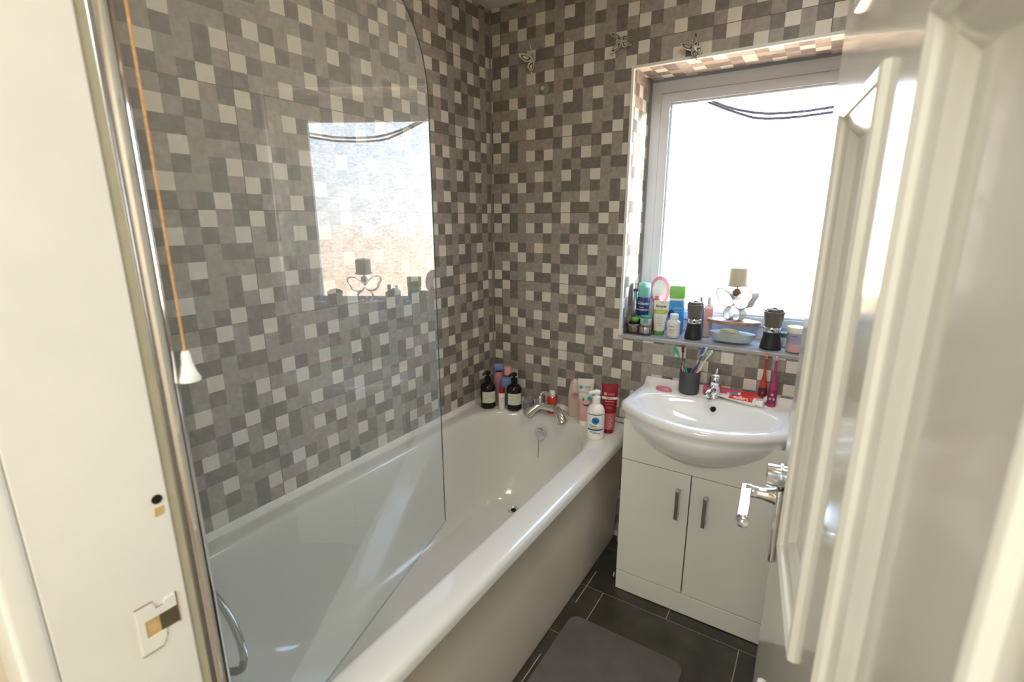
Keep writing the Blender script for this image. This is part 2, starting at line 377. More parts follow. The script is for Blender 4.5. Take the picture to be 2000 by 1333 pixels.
m = MB(); m.prism([(0, .560), (-.010, .560), (-.008, .566), (0, .578)], .001, .735, 'x'); struct(m.build('trim_5', SEAL))

m = MB(); m.box(.6885, .6912, -.47, -.27, -.0005, .0006); m.box(.6885, .6912, -1.25, -.74, -.0005, .0006); struct(m.build('trim_10', mat('pale_grout_line', '#b5b19d', .8), smooth=False))
# ------------------------------------------------------------------ window
w = thing('window_1', None, None); struct(w)
def ring(m, x0, x1, z0, z1, t, y0, y1, mi=0, tz0=None, tz1=None):
    """mitred rectangular frame in the x-z plane"""
    tz0 = tz0 or t; tz1 = tz1 or t
    o = [(x0, z0), (x1, z0), (x1, z1), (x0, z1)]; i = [(x0 + t, z0 + tz0), (x1 - t, z0 + tz0), (x1 - t, z1 - tz1), (x0 + t, z1 - tz1)]
    v = [(p[0], y, p[1]) for y in (y0, y1) for p in o + i]
    f = []
    for k in range(4):
        n = (k + 1) % 4; f += [(k, n, 4 + n, 4 + k), (8 + k, 12 + k, 12 + n, 8 + n), (k, 8 + k, 8 + n, n), (4 + k, 4 + n, 12 + n, 12 + k)]
    m.add(v, f, mi)
m = MB(); ring(m, WX0 + .002, WX1 - .002, WZ0 + .002, WZ1 - .002, .045, .205, .27, 0, .05, .05); m.build('window_frame', UPVC, w, bevel=.003)
m = MB(); ring(m, WX0 + .049, WX1 - .049, WZ0 + .054, WZ1 - .054, .036, .196, .245); m.build('sash', UPVC, w, bevel=.004)
m = MB(); ring(m, WX0 + .086, WX1 - .086, WZ0 + .091, WZ1 - .091, .007, .203, .225); m.build('glazing_bead', UPVC, w, bevel=.002)
m = MB(); m.prism([(WX0 + .0005, .206), (WX0 + .0005, .197), (WX0 + .009, .206)], WZ0 + .02, WZ1 - .002, 'z'); m.build('sealant', mat('shadow_grey_sealant', '#86888b', .6), w)  # sealant bead, its grey stands in for the thin shadow along the frame
m = MB(); m.prism([(.206, WZ1 - .0005), (.197, WZ1 - .0005), (.206, WZ1 - .009)], WX0 + .004, WX1 - .004, 'x'); m.build('sealant', MATS['shadow_grey_sealant'], w)
m = MB(); m.add([(WX0 + .09, .216, WZ0 + .095), (WX1 - .09, .216, WZ0 + .095), (WX1 - .09, .216, WZ1 - .095), (WX0 + .09, .216, WZ1 - .095)], [(0, 1, 2, 3)]); m.build('glass_pane', PANE, w, smooth=False)

# cables strung outside
CABLE = mat('cable_rubber', '#2b2e38', .6)
CB = ([(.20, 2.60), (.52, 2.18), (.66, 2.03), (.75, 1.955), (.821, 1.905), (.889, 1.872), (.94, 1.853), (1.001, 1.836), (1.054, 1.826), (1.113, 1.822), (1.189, 1.821), (1.282, 1.826), (1.40, 1.845), (1.7, 1.94), (2.3, 2.25)],
      [(.20, 2.57), (.52, 2.165), (.66, 2.02), (.75, 1.945), (.821, 1.897), (.885, 1.866), (.94, 1.842), (.998, 1.819), (1.047, 1.810), (1.103, 1.806), (1.169, 1.805), (1.284, 1.810), (1.40, 1.828), (1.7, 1.92), (2.3, 2.22)])
for k, pts in enumerate(CB):
    P = []
    for i in range(len(pts) - 1):
        for q in range(6):
            f = q / 6; P.append((pts[i][0] * (1 - f) + pts[i + 1][0] * f, 1 * .45 + .014 * k, pts[i][1] * (1 - f) + pts[i + 1][1] * f))
    m = MB(); m.tube(P, .0052, 8)
    tag(m.build('overhead_cable', CABLE), ('upper' if k == 0 else 'lower') + ' of two dark cables drooping outside the window', 'cable', 'cables outside the window')

# ------------------------------------------------------------------ door frame and door
m = MB(); m.box(DX0, .72, -1.83, -1.7075, 0, DZ); m.box(1.455, DX1, -1.83, YF, 0, DZ); m.box(.72, 1.455, -1.83, YF, DZ - .025, DZ)
jamb = struct(m.build('trim_6', FRAMEPAINT, bevel=.002))
m = MB(); m.rbox(.625, .722, -1.856, -1.830, 0, DZ + .06, .006); m.rbox(1.452, 1.55, -1.856, -1.830, 0, DZ + .06, .006); m.box(.722, 1.452, -1.856, -1.83, DZ - .01, DZ + .06)
struct(m.build('trim_7', FRAMEPAINT))
m = MB(); m.box(.690, .7165, -1.7075, YF + .006, .5665, DZ); struct(m.build('trim_8', mat('frame_edge_paint', '#b9b49c', .45)))
# strike plate let into the jamb
GOLD = mat('bare_wood', '#c9a873', .7, var=.25, scale=40)
RUST = mat('rust_edge', '#8a5a3e', .8, var=.3)
sp = thing('strike_plate', 'painted-over latch strike plate set in the cream door jamb', 'strike plate', (.7205, -1.739, .950))
def jp(pts, t0, t1, nm, mt):
    m = MB(); m.prism(pts, t0, t1, 'x'); return m.build(nm, mt, sp, smooth=False)
jp([(-.022, -.032), (-.002, -.032), (.004, -.020), (.004, -.013), (-.022, -.013)], 0, .0013, 'plate', FRAMEPAINT)
jp([(-.022, .010), (.019, .010), (.019, .026), (.008, .026), (.006, .020), (-.002, .020), (-.004, .030), (-.022, .030)], 0, .0013, 'plate', FRAMEPAINT)
jp([(-.022, -.013), (-.015, -.013), (-.015, .010), (-.022, .010)], 0, .0013, 'plate', FRAMEPAINT)
jp([(-.015, -.013), (.000, -.013), (.000, .010), (-.015, .010)], -.0002, .0004, 'wood_recess', GOLD)
jp([(.000, -.013), (.019, -.013), (.019, .010), (.000, .010)], -.0002, .0004, 'latch_hole', mat('latch_hole_dark', '#5b513b', .8))
m = MB()
for a, b, c, d in ((-.0225, -.004, .0300, .0312), (-.002, .006, .0195, .0206), (.0190, .0203, -.014, .028), (-.0225, -.002, -.0332, -.0320), (-.002, .005, -.0215, -.020)): m.box(0, .0009, a, b, c, d)
m.build('rust_line', RUST, sp, smooth=False)
bh = thing('bolt_hole', 'small chipped bolt hole above the strike plate in the door jamb', 'hole', (.7205, -1.719, 1.096))
m = MB(); m.prism([(.0055 * math.cos(2 * PI * i / 20), .006 + .0055 * math.sin(2 * PI * i / 20)) for i in range(20)], -.0002, .0006, 'x'); m.build('hole', DARKGAP, bh, smooth=False)
m = MB(); m.prism([(-.005, -.014), (.004, -.013), (.005, -.004), (-.004, -.004)], -.0002, .0005, 'x'); m.build('bare_patch', GOLD, bh, smooth=False)

PHI = math.radians(7.6); DD = (math.sin(PHI), -math.cos(PHI))
dr = thing('door_1', None, None, (1.3185, -1.046, 0), math.atan2(DD[1], DD[0])); struct(dr)
U0, U1, DH, TH = -.020, .742, 1.985, .040
pan = [(.094, .322, .200, .664), (.442, .668, .200, .664), (.094, .322, .916, 1.545), (.442, .668, .916, 1.545), (.094, .322, 1.651, 1.880), (.442, .668, 1.651, 1.880)]
us = sorted({U0, U1, .094, .322, .442, .668}); zs = sorted({.006, DH, .200, .664, .916, 1.545, 1.651, 1.880})
m = MB(); iv = {}
for i, u in enumerate(us):
    for j, z in enumerate(zs): iv[i, j] = len(m.v); m.v.append((u, 0, z))
for i in range(len(us) - 1):
    for j in range(len(zs) - 1):
        cu, cz = (us[i] + us[i + 1]) / 2, (zs[j] + zs[j + 1]) / 2
        if any(p[0] < cu < p[1] and p[2] < cz < p[3] for p in pan): continue
        m.f.append((iv[i, j], iv[i + 1, j], iv[i + 1, j + 1], iv[i, j + 1])); m.m.append(0)
P = [(U0, 0, .006), (U1, 0, .006), (U1, 0, DH), (U0, 0, DH)]; Q = [(a, TH, c) for a, b, c in P]
m.add(P + Q, [(4, 5, 6, 7), (0, 1, 5, 4), (1, 2, 6, 5), (2, 3, 7, 6), (3, 0, 4, 7)])
m.build('door_leaf', PAINT, dr, smooth=False)
for a, b, c, d in pan:
    m = MB(); L = []
    for ins, dep in ((0, 0), (.001, -.006), (.006, -.008), (.012, -.004), (.013, .000), (.026, .004), (.036, .010), (.040, .013), (.046, .013)):
        L.append([(a + ins, dep, c + ins), (b - ins, dep, c + ins), (b - ins, dep, d - ins), (a + ins, dep, d - ins)])
    m.loft(L, False, True); m.build('door_panel', PAINT, dr, smooth=False, bevel=.0012)
hd = bpy.data.objects.new('door_handle', None); COL.objects.link(hd); hd.parent = dr; hd.location = (.018, 0, .950)
hd['label'] = 'chrome lever handle on a long back plate'
m = MB(); m.rbox(-.020, .020, -.010, 0, -.105, .030, .004); m.build('back_plate', CHROME, hd)
m = MB(); m.tube([(0, .001, .047), (0, -.026, .047)], [.019, .0185], 24); m.tube([(0, -.004, .047), (0, -.007, .047)], [.022, .022], 24); m.build('plate_boss', CHROME, hd)
m = MB(); m.tube([(0, -.008, .010), (0, -.014, .010), (0, -.030, .010), (0, -.048, .011), (0, -.056, .011)], [.016, .013, .0095, .0100, .0115], 20)
m.loft([[(x, y + dy, .011 + dz) for y, dz in ((-.0105, -.007), (-.0105, .007), (.0065, .008), (.0065, -.008))] for x, dy in ((-.010, -.051), (.02, -.053), (.06, -.0555), (.094, -.058))], True, True)
m.tube([(.092, -.060, .011), (.098, -.060, .011), (.104, -.058, .011), (.108, -.055, .011)], [.0085, .0095, .0095, .007], 16); m.build('lever', CHROME, hd, bevel=.002)

# ------------------------------------------------------------------ bath
bt = thing('bathtub', 'long white bathtub along the mosaic tiled wall with plain side panel', 'bathtub', (0, 0, 0))
def bl(i, z, rad, extra=0.0, back=0.0):
    return [(x, y, z) for x, y in rrect(.078 + i, .637 - i, -1.615 + i + extra, -.112 - i - back, [min(rad * .55, .25), rad, rad, min(rad * .55, .25)], 14, 8)]
def ob(i, z, r=.018): return [(x, y, z) for x, y in rrect(.003 + i, .735 - i, -1.695 + i, -.003 - i, r, 14, 8)]
m = MB()
m.loft([ob(.010, .528), ob(0, .531), ob(0, .548), ob(.004, .559), ob(.014, .565), ob(.030, .566), bl(-.014, .566, .26), bl(-.005, .564, .255), bl(.003, .556, .25), bl(.010, .535, .245), bl(.020, .45, .235, .03), bl(.036, .34, .22, .08, .01),
        bl(.055, .25, .20, .14, .02), bl(.078, .205, .17, .19, .03), bl(.098, .183, .14, .24, .028), bl(.122, .173, .11, .30, .032)], False, True)
m.build('tub', ACRYL, bt, angle=60)
m = MB(); L = []
for x, z in ((.7185, .5295), (.7165, .520), (.704, .50), (.692, .35), (.678, .16), (.668, .02), (.666, .004)):
    L.append([(x, -1.69, z), (x, -.030, z), (x - .012, -.030, z), (x - .012, -1.69, z)])
m.loft(L, True, True); m.build('side_panel', PANEL, bt, angle=60)
m = MB(); m.lathe([(0, .009), (.010, .009), (.012, .006), (.017, .007), (.0255, .004), (.027, 0)], 32); o = m.build('overflow', CHROME, bt); o.location = (.349, -.150, .486); o.rotation_euler = (math.radians(82), 0, 0)
m = MB(); m.tube([(.344, -.158, .474), (.343, -.153, .44), (.342, -.150, .40), (.341, -.151, .362)], .0013, 6); m.build('plug_chain', BRUSHED, bt)
m = MB(); m.lathe([(.024, 0), (.025, .003), (.021, .004), (.017, .001), (.014, -.004), (0, -.004)], 32); o = m.build('waste', CHROME, bt); o.location = (.308, -.305, .1735)
m = MB(); m.lathe([(0, 0), (.012, 0), (.012, .001), (0, .0012)], 20); o = m.build('waste_hole', DARKGAP, bt); o.location = (.308, -.305, .1740)

# bath mixer tap
tp = thing('bath_tap', 'chrome bath mixer tap bridging two pillars at the end of the bath', 'tap', (.372, -.120, .565))
m = MB()
m.tube([(-.040, .000, .040), (-.02, -.002, .043), (.03, -.002, .042), (.056, -.004, .038)], [.014, .0155, .0155, .014], 18)
m.build('bridge', CHROME, tp)
for sx_ in (-1, 1):
    m = MB()
    m.tube([(sx_ * .032, .002, .048), (sx_ * .048, -.006, .040), (sx_ * .070, -.020, .022), (sx_ * .084, -.030, .006), (sx_ * .086, -.031, .001)], [.012, .0175, .019, .0215, .022], 20); m.build('pillar', CHROME, tp)
m = MB(); m.tube([(-.040, .002, .040), (-.044, .008, .068), (-.046, .012, .086), (-.046, .012, .091)], [.019, .022, .021, .012], 20); m.build('cartridge', BRUSHED, tp)
m = MB(); m.tube([(-.046, .012, .088), (-.038, .016, .100), (-.018, .016, .105), (.004, .014, .098), (.016, .010, .084)], [.006, .005, .0045, .0045, .005], 12); m.build('lever', CHROME, tp)

# ------------------------------------------------------------------ shower screen
A = math.atan2(-.964, .265)
ss = thing('shower_screen', 'clear glass shower screen with rounded top corner and chrome wall pole', 'shower screen', (.513, -.989, .58), A)
Ls = .709
poly = [(Ls, .004), (0, .004)]
for i in range(13):
    a = PI / 2 * i / 12; poly.append((.19 - .19 * math.cos(a), 1.10 + .19 * math.sin(a)))
poly += [(Ls, 1.29)]
m = MB(); n = len(poly)
m.add([(a, 0, b) for a, b in poly], [tuple(range(n))]); m.build('glass_sheet', SCREEN, ss, smooth=False)
m = MB(); pin = poly
EDGE = mat('glass_edge_green', '#46584f', .12, var=.05)
L = [[(a, d, b) for a, b in poly[1:-1]] for d in (-.0016, .0016)]
m.loft([L[0], L[1]], closed=False); m.build('glass_edge', EDGE, ss)
m = MB(); m.box(.002, Ls, -.0012, .0012, .0015, .0045); m.build('bottom_seal', thin_glass('seal_plastic', (.80, .84, .82), .05), ss, smooth=False)
m = MB(); m.tube([(Ls + .010, .000, -.008), (Ls + .010, .000, 1.33)], .0125, 24); m.build('pole', CHROME, ss)
m = MB(); m.box(Ls + .0235, Ls + .028, -.012, .010, -.008, 1.33); m.build('wall_channel', BRUSHED, ss, bevel=.002)

# shower hose hanging behind the screen
m = MB(); P = []
ctl = [(.25, -1.66, 1.06), (.30, -1.64, 1.00), (.40, -1.62, .90), (.50, -1.605, .815), (.556, -1.60, .778), (.588, -1.60, .74), (.594, -1.60, .705), (.578, -1.60, .668), (.540, -1.60, .640), (.49, -1.60, .612), (.43, -1.605, .62), (.36, -1.62, .66), (.30, -1.645, .74), (.28, -1.66, .82)]
def spline(c, n):
    out = []
    for i in range(len(c) - 1):
        p0, p1, p2, p3 = (Vector(c[max(i - 1, 0)]), Vector(c[i]), Vector(c[i + 1]), Vector(c[min(i + 2, len(c) - 1)]))
        for k in range(n):
            t = k / n; out.append(tuple(.5 * ((2 * p1) + (p2 - p0) * t + (2 * p0 - 5 * p1 + 4 * p2 - p3) * t * t + (3 * p1 - p0 - 3 * p2 + p3) * t ** 3)))
    return out + [tuple(c[-1])]
P = spline(ctl, 44)
m.tube(P, [.0064 if i % 2 else .0056 for i in range(len(P))], 10)
hs = tag(m.build('shower_hose', mat('hose_chrome', (.46, .48, .48), .28, 1.0), angle=80), 'ribbed chrome shower hose looping down into the bath beside the pole', 'shower hose')
for q in ([(.25, -1.70, 1.07), (.25, -1.655, 1.06)], [(.28, -1.70, .83), (.28, -1.655, .82)]):
    m = MB(); m.tube(q, .012, 16); m.build('wall_union', CHROME, hs)

# light pull cord
pc = thing('light_pull_cord', 'orange light pull cord with a white bell-shaped toggle by the door', 'pull cord', (.711, -1.6605, 1.226))
m = MB(); m.tube([(0, 0, .036), (.0002, 0, .5), (0, 0, ZC - 1.226 - .028)], .0016, 8); m.build('cord', mat('orange_cord', '#d0a06a', .8, var=.15, scale=200), pc)
m = MB(); m.lathe([(0, .038), (.0035, .038), (.005, .034), (.006, .024), (.009, .012), (.0125, .004), (.012, .001), (0, 0)], 24); m.build('toggle', mat('toggle_white', '#fbf8f0', .3), pc)
m = MB(); m.lathe([(.03, ZC - 1.226), (.03, ZC - 1.226 - .02), (.012, ZC - 1.226 - .03), (0, ZC - 1.226 - .03)], 24); m.build('ceiling_switch', WHITEP, pc)

# ------------------------------------------------------------------ vanity unit and basin
vu = thing('vanity_unit', 'white two-door vanity cabinet under the basin beside the bath', 'cabinet', (1.035, -.16, 0))
m = MB()
for b in ((-.246, -.231, -.135, .15, .002, .70), (.250, .265, -.135, .15, .002, .70), (-.231, .250, -.135, .15, .083, .10), (-.231, .250, .142, .15, .10, .58)): m.box(*b)
m.build('carcass', CAB, vu, smooth=False)
UK = ((.606, .50, .44), (.614, .62, .55), (.632, .76, .66), (.655, .88, .76), (.682, .955, .87), (.705, .985, .925), (.722, .99, .955))
def bowl_cut(x, yp):
    """height at which the bowl underside crosses the cabinet front"""
    for i in range(240):
        z = .606 + .116 * i / 240
        for (za, ka, xa), (zb, kb, xb) in zip(UK, UK[1:]):
            if za <= z <= zb:
                k = ka + (kb - ka) * (z - za) / (zb - za); t = abs(x) / (xa + (xb - xa) * (z - za) / (zb - za)) / .278
                if t < 1 and -.2 + k * (-.219 + .134 * t * t) < yp: return z
    return .722
m = MB(); m.box(-.247, .266, -.155, -.136, .003, .083); m.build('plinth', CAB, vu, bevel=.0012)
pl = [(-.247, .562), (.266, .562)] + [(x, min(.716, bowl_cut(x, -.318)) - .001) for x in [.266 - .513 * i / 60 for i in range(61)]]
m = MB(); m.prism(pl, -.155, -.136, 'y'); m.build('fascia', CAB, vu, smooth=False)
for a, b, hx in ((-.247, -.0018, -.037), (.0018, .266, .054)):
    m = MB(); m.box(a, b, -.155, -.137, .087, .558); d = m.build('door', CAB, vu, bevel=.0012)
    m = MB(); m.box(hx - .006, hx + .006, -.182, -.172, .392, .502); m.box(hx - .006, hx + .006, -.172, -.154, .394, .406); m.box(hx - .006, hx + .006, -.172, -.154, .488, .500); m.build('handle', BRUSHED, d, bevel=.0015)
m = MB(); m.box(-.24, .258, -.1365, -.1355, .08, .565); m.build('shadow_gap', DARKGAP, vu, smooth=False)

bs = thing('basin', 'white ceramic bow-fronted basin on the vanity cabinet', 'basin', (1.035, 0, 0))
def outl(k=1.0, dy=0.0, n=72, inset=0.0):
    """slab outline: straight back and sides, bowed front"""
    pts = []; hw = .278 - inset
    fr = []
    for i in range(41):
        x = -hw + 2 * hw * i / 40; t = abs(x) / hw
        y = -(.419 - inset) + .134 * t ** 2 + .012 * max(0, t - .95) / .05
        fr.append((x, y))
    pts = fr[:]                                            # left to right along the front
    for i in range(1, 10): pts.append((hw - .006 * i / 10, fr[-1][1] + (-.004 - inset - fr[-1][1]) * i / 10))
    for i in range(21): pts.append(((hw - .006) - 2 * (hw - .006) * i / 20, -.004 - inset))
    for i in range(9, 0, -1): pts.append((-(hw - .006 * i / 10), fr[0][1] + (-.004 - inset - fr[0][1]) * i / 10))
    return [(x * k, -.2 + (y + .2) * k + dy) for x, y in pts]
def under(k, z): return [(x, min(y, -.02), z) for x, y in outl(k)]
def bowl(ax, ayf, ayb, z, cy=-.215):
    """inner loop with as many points as the outline, same angular order"""
    out = []
    for x, y in outl(1.0):
        a = math.atan2((y + .20) / .205, x / .278); e = 2.35
        ca, sa = math.cos(a), math.sin(a); r = (abs(ca) ** e + abs(sa) ** e) ** (-1 / e)
        out.append((ax * ca * r, cy + (ayf if sa < 0 else ayb) * sa * r, z))
    return out
m = MB()
def under2(kx, ky, z): return [(x * kx, min(-.2 + (y + .2) * ky, -.02), z) for x, y in outl(1.0)]
def deck(inset, z):
    return [(x, y, z + .026 * min(1, max(0, (y + .034) / .024)) ** 1.5) for x, y in outl(1, inset=inset)]
L = [under2(.44, .50, .606), under2(.55, .62, .614), under2(.66, .76, .632), under2(.76, .88, .655), under2(.87, .955, .682), under2(.925, .985, .705), under2(.955, .99, .722), deck(.006, .735), deck(0, .744), deck(.0006, .755),
     deck(.005, .764), deck(.014, .7685), deck(.030, .769),
     bowl(.243, .163, .112, .769), bowl(.238, .157, .107, .766), bowl(.230, .150, .101, .757), bowl(.216, .138, .094, .73), bowl(.188, .118, .084, .695), bowl(.14, .088, .065, .664), bowl(.08, .05, .04, .648), bowl(.02, .016, .016, .644)]
m.loft(L, True, True); m.build('bowl', CERAM, bs, angle=70)
m = MB(); m.lathe([(.0105, 0), (.0125, .002), (.0105, .003), (.0085, .001), (.0075, -.003)], 28, cap=False); o = m.build('overflow_ring', CHROME, bs); o.location = (.016, -.126, .7430); o.rotation_euler = (math.radians(66), 0, 0)
m = MB(); m.lathe([(0, .0005), (.0085, .0005), (.0085, -.002), (0, -.002)], 20); o = m.build('overflow_hole', DARKGAP, bs); o.location = (.016, -.126, .7430); o.rotation_euler = (math.radians(66), 0, 0)
m = MB(); m.lathe([(.021, 0), (.022, .002), (.016, .003), (.012, 0), (0, -.001)], 28); o = m.build('waste', CHROME, bs); o.location = (0, -.215, .6445)
bt2 = thing('basin_tap', 'short chrome mono mixer tap at the back of the basin', 'tap', (1.040, -.066, .769))
m = MB(); m.lathe([(0, 0), (.026, 0), (.026, .004), (.022, .008), (.021, .016), (.0205, .044), (.022, .046), (.022, .050), (0, .050)], 28); m.build('body', CHROME, bt2)
m = MB(); m.tube([(-.002, -.010, .030), (-.006, -.045, .036), (-.010, -.070, .034), (-.012, -.080, .024)], [.014, .0125, .0115, .0105], 16); m.build('spout', CHROME, bt2)
m = MB(); m.lathe([(.0215, .051), (.0215, .072), (.019, .082), (.012, .088), (0, .089)], 28); m.build('lever_head', CHROME, bt2)
m = MB(); m.tube([(0, .004, .084), (0, .018, .095), (0, .026, .100)], [.006, .005, .0045], 12); m.build('lever', BRUSHED, bt2)
m = MB(); m.tube([(0, -.0205, .066), (0, -.0225, .066)], .0035, 12); m.build('indicator', DARKGAP, bt2)

# mat, pipework behind the cabinet, scraps
m = MB(); m.loft([[(x, y, z) for x, y in rrect(.705 + i, 1.108 - i, -1.13 + i, -.532 - i, .035, 8, 4)] for z, i in ((.001, .001), (.006, 0), (.010, .003), (.011, .008))], True, True)
tag(m.build('bath_mat', GREYRUB), 'flat grey bath mat on the slate floor beside the bath', 'bath mat')
pp = thing('water_pipe', 'stained copper pipe with valve in the gap between bath and cabinet', 'pipe', (.722, -.035, 0))
COPP = mat('stained_copper', '#6a4a33', .45, .7, var=.5, scale=60)
m = MB(); m.tube([(0, 0, .095), (0, 0, .19), (.004, .012, .21), (.006, .034, .215)], .0085, 12); m.build('riser', COPP, pp)
m = MB(); m.tube([(0, 0, .15), (0, 0, .20)], .014, 14); m.tube([(-.004, -.002, .176), (.006, -.030, .176)], [.010, .012], 14); m.build('valve', mat('tarnished_brass', '#4b4536', .35, .8, var=.4), pp)
m = MB(); m.rbox(.693, .768, -.052, -.004, .002, .093, .008); tag(m.build('foam_block', mat('white_foam', '#d9d3c4', .9, var=.08, bump=.3)), 'white block on the floor in the gap beside the cabinet', 'block')
m = MB(); m.prism([(-.006, .012), (.001, .009), (.004, .002), (.004, -.008), (.007, -.014), (.003, -.013), (-.001, -.006), (-.001, .003), (-.005, .008)], 0, .0012, 'z')
o = tag(m.build('paper_scrap', WHITEP, smooth=False), 'tiny white curled scrap on the slate floor by the cabinet', 'scrap'); o.location = (.756, -.247, .0004)
rg = thing('sealant_strip', 'loose white sealant strip hanging off the bath corner by the wall', 'strip', (.700, -.030, .568))
m = MB(); m.tube([(-.055, .012, .004), (-.030, .010, .010), (-.012, .004, .010), (.020, .002, .004), (.042, .0, -.004), (.046, -.002, -.02), (.045, -.004, -.062)], [.006, .009, .008, .008, .0075, .007, .0065], 10); m.build('strip', mat('dusty_sealant', '#c9c3b6', .6), rg)

# ------------------------------------------------------------------ wall decorations
BFM = mat('silver_foil', (.80, .78, .70), .30, .75, var=.12, scale=80)
BFD = mat('foil_cutout', '#3f3a33', .6)
def butterfly(x, z, label, a, sl, sr, s=1.0):
    b = thing('butterfly_ornament', label, 'wall ornament', (x, -.0012, z), 0, 'silver butterflies above the window')
    b.rotation_euler = (0, a, 0); b.scale = (s, s, s)
    up = [(0, .002), (.012, .016), (.028, .030), (.046, .036), (.048, .030), (.043, .016), (.034, .004), (.022, -.004), (.008, -.005)]
    lo = [(0, .0), (.010, -.004), (.022, -.008), (.028, -.018), (.025, -.030), (.020, -.036), (.021, -.046), (.017, -.047), (.016, -.037), (.009, -.034), (.003, -.020)]
    for sd in (-1, 1):
        e = bpy.data.objects.new('wing', None); COL.objects.link(e); e.parent = b; e.location = (0, -.004, 0)
        e.rotation_euler = (0, 0, -sr if sd > 0 else sl)
        for nm, pl in (('fore_wing', up), ('hind_wing', lo)):
            cx = sum(p[0] for p in pl) / len(pl); cz = sum(p[1] for p in pl) / len(pl)
            q = [(p[0] * sd, p[1]) for p in pl]
            m = MB(); m.prism(q, 0, -.0007, 'y')
            sc = lambda k: [((cx + (p[0] - cx) * k) * sd, cz + (p[1] - cz) * k) for p in pl]
            m.prism(sc(.66), .0002, -.0010, 'y', 1); m.prism(sc(.46), .0003, -.0013, 'y', 0)
            m.build(nm, [BFM, BFD], e, smooth=False)
    m = MB(); m.tube([(0, -.004, -.016), (0, -.005, 0), (0, -.005, .014), (0, -.004, .020)], [.001, .0026, .0026, .001], 8)
    m.tube([(0, -.004, .018), (.006, -.006, .030)], .0005, 5); m.tube([(0, -.004, .018), (-.006, -.006, .030)], .0005, 5); m.build('body', BFM, b)
butterfly(.221, 2.048, 'silver butterfly ornament nearest the wall corner, high on the tiles', -.30, .35, 1.15, 1.15)
butterfly(.592, 2.050, 'silver butterfly ornament above the left corner of the window, wings pointing down', -1.45, .30, 1.15, .95)
butterfly(.858, 1.982, 'silver butterfly ornament touching the white top edge of the window opening', -.55, .85, .85, .95)
kn = thing('suction_hook', 'round clear suction hook on the tiles below the first butterfly', 'hook', (.270, -.001, 1.930)); kn.rotation_euler = (PI / 2, 0, 0)
m = MB(); m.lathe([(.022, 0), (.0215, .003), (.017, .008), (.010, .011), (0, .012)], 28); m.build('cup', mat('frosted_cup', '#a3a293', .2, trans=.25), kn)
m = MB(); m.lathe([(0, .012), (.007, .012), (.009, .016), (.007, .021), (0, .022)], 20); m.build('knob', mat('pale_knob', '#c9c8b8', .15), kn)

# ------------------------------------------------------------------ bottles at the end of the bath
def pump_bottle(label, x, y, z, rz):
    b = thing('pump_bottle', label, 'bottle', (x, y, z), rz, 'black pump bottles in the bath corner')
    m = MB(); m.lathe([(0, 0), (.031, 0), (.034, .004), (.0345, .010), (.0345, .096), (.032, .108), (.022, .118), (.013, .122), (.0125, .128), (0, .128)], 36); m.build('body', mat('dark_bottle_glass', '#15140f', .08, var=.05), b)
    m = patch(.0345, .030, .083, 1.05); lb = m.build('label', CREAML, b)
    bars(lb, INKG, [(0, .072, .036, .0022), (0, .063, .024, .0014), (.002, .055, .030, .0010), (0, .040, .016, .0012)], .0348)
    m = MB(); m.lathe([(.0125, .126), (.0145, .128), (.0145, .146), (.010, .149), (.006, .150), (.0055, .160), (0, .160)], 24); m.build('collar', BLACKP, b)
    m = MB(); m.tube([(.010, .004, .164), (0, 0, .167), (-.012, -.005, .168), (-.026, -.012, .160)], [.008, .0095, .007, .0045], 14); m.build('pump_head', BLACKP, b)
    return b
pump_bottle('black pump bottle with pale label, closest to the left tiled wall', .084, -.170, .566, face(.084, -.17) + .2)
pump_bottle('black pump bottle with pale label, nearer the bath tap', .200, -.128, .566, face(.2, -.128) + .12)
t = thing('slim_tube', 'slim white tube with red cap between the two black pump bottles', 'tube', (.147, -.150, .566), face(.147, -.15))
m = MB(); m.lathe([(0, 0), (.0145, 0), (.015, .003), (.015, .072), (.013, .075), (0, .075)], 24); bd = m.build('body', WHITEP, t)
bars(bd, mat('orange_ink', '#d08050', .5), [(0, .051, .012, .004), (0, .044, .008, .0014)], .015); bars(bd, mat('red_ink', '#c26a64', .5), [(0, .036, .010, .002)], .015)
m = MB(); m.lathe([(0, .075), (.0125, .075), (.0125, .097), (.0115, .1), (0, .1)], 24); m.build('cap', mat('red_cap', '#b3161c', .3), t)
t = thing('blue_bottle', 'blue bottle with pink cap behind the black pump bottles', 'bottle', (.142, -.092, .566), face(.142, -.092))
m = MB(); m.lathe([(0, 0), (.031, 0), (.034, .005), (.034, .118), (.029, .130), (.016, .136), (0, .136)], 32, sy=.7); m.build('body', mat('blue_plastic', '#7698c6', .25, var=.03), t)
m = MB(); m.lathe([(0, .136), (.014, .136), (.0135, .147), (0, .147)], 24); m.build('neck', mat('magenta_ring', '#b5365f', .3), t)
m = MB(); m.lathe([(0, .147), (.0175, .147), (.0180, .180), (.016, .185), (0, .185)], 28); m.build('cap', mat('pink_cap', '#e3a2a3', .3), t)
t = thing('pink_bottle', 'pink bottle with a blue cap in the tiled corner behind the black pump bottles', 'bottle', (.083, -.078, .566), face(.083, -.078))
m = MB(); m.lathe([(0, 0), (.022, 0), (.024, .004), (.024, .118), (.022, .136), (.018, .148), (0, .148)], 28); m.build('body', mat('soft_pink_plastic', '#cf8f9f', .35), t)
m = MB(); m.lathe([(0, .148), (.0165, .148), (.0165, .153), (0, .153)], 24); m.build('neck', mat('navy_ring', '#26314d', .4), t)
m = MB(); m.rbox(-.0225, .0225, -.011, .011, .153, .186, .004); m.build('cap', mat('periwinkle_cap', '#7590c8', .35, var=.05), t)
t = thing('soap_packet', 'small crumpled grey and lilac packet between black bottle and bath tap', 'packet', (.262, -.100, .566), .3)
m = MB(); rp = random.Random(3)
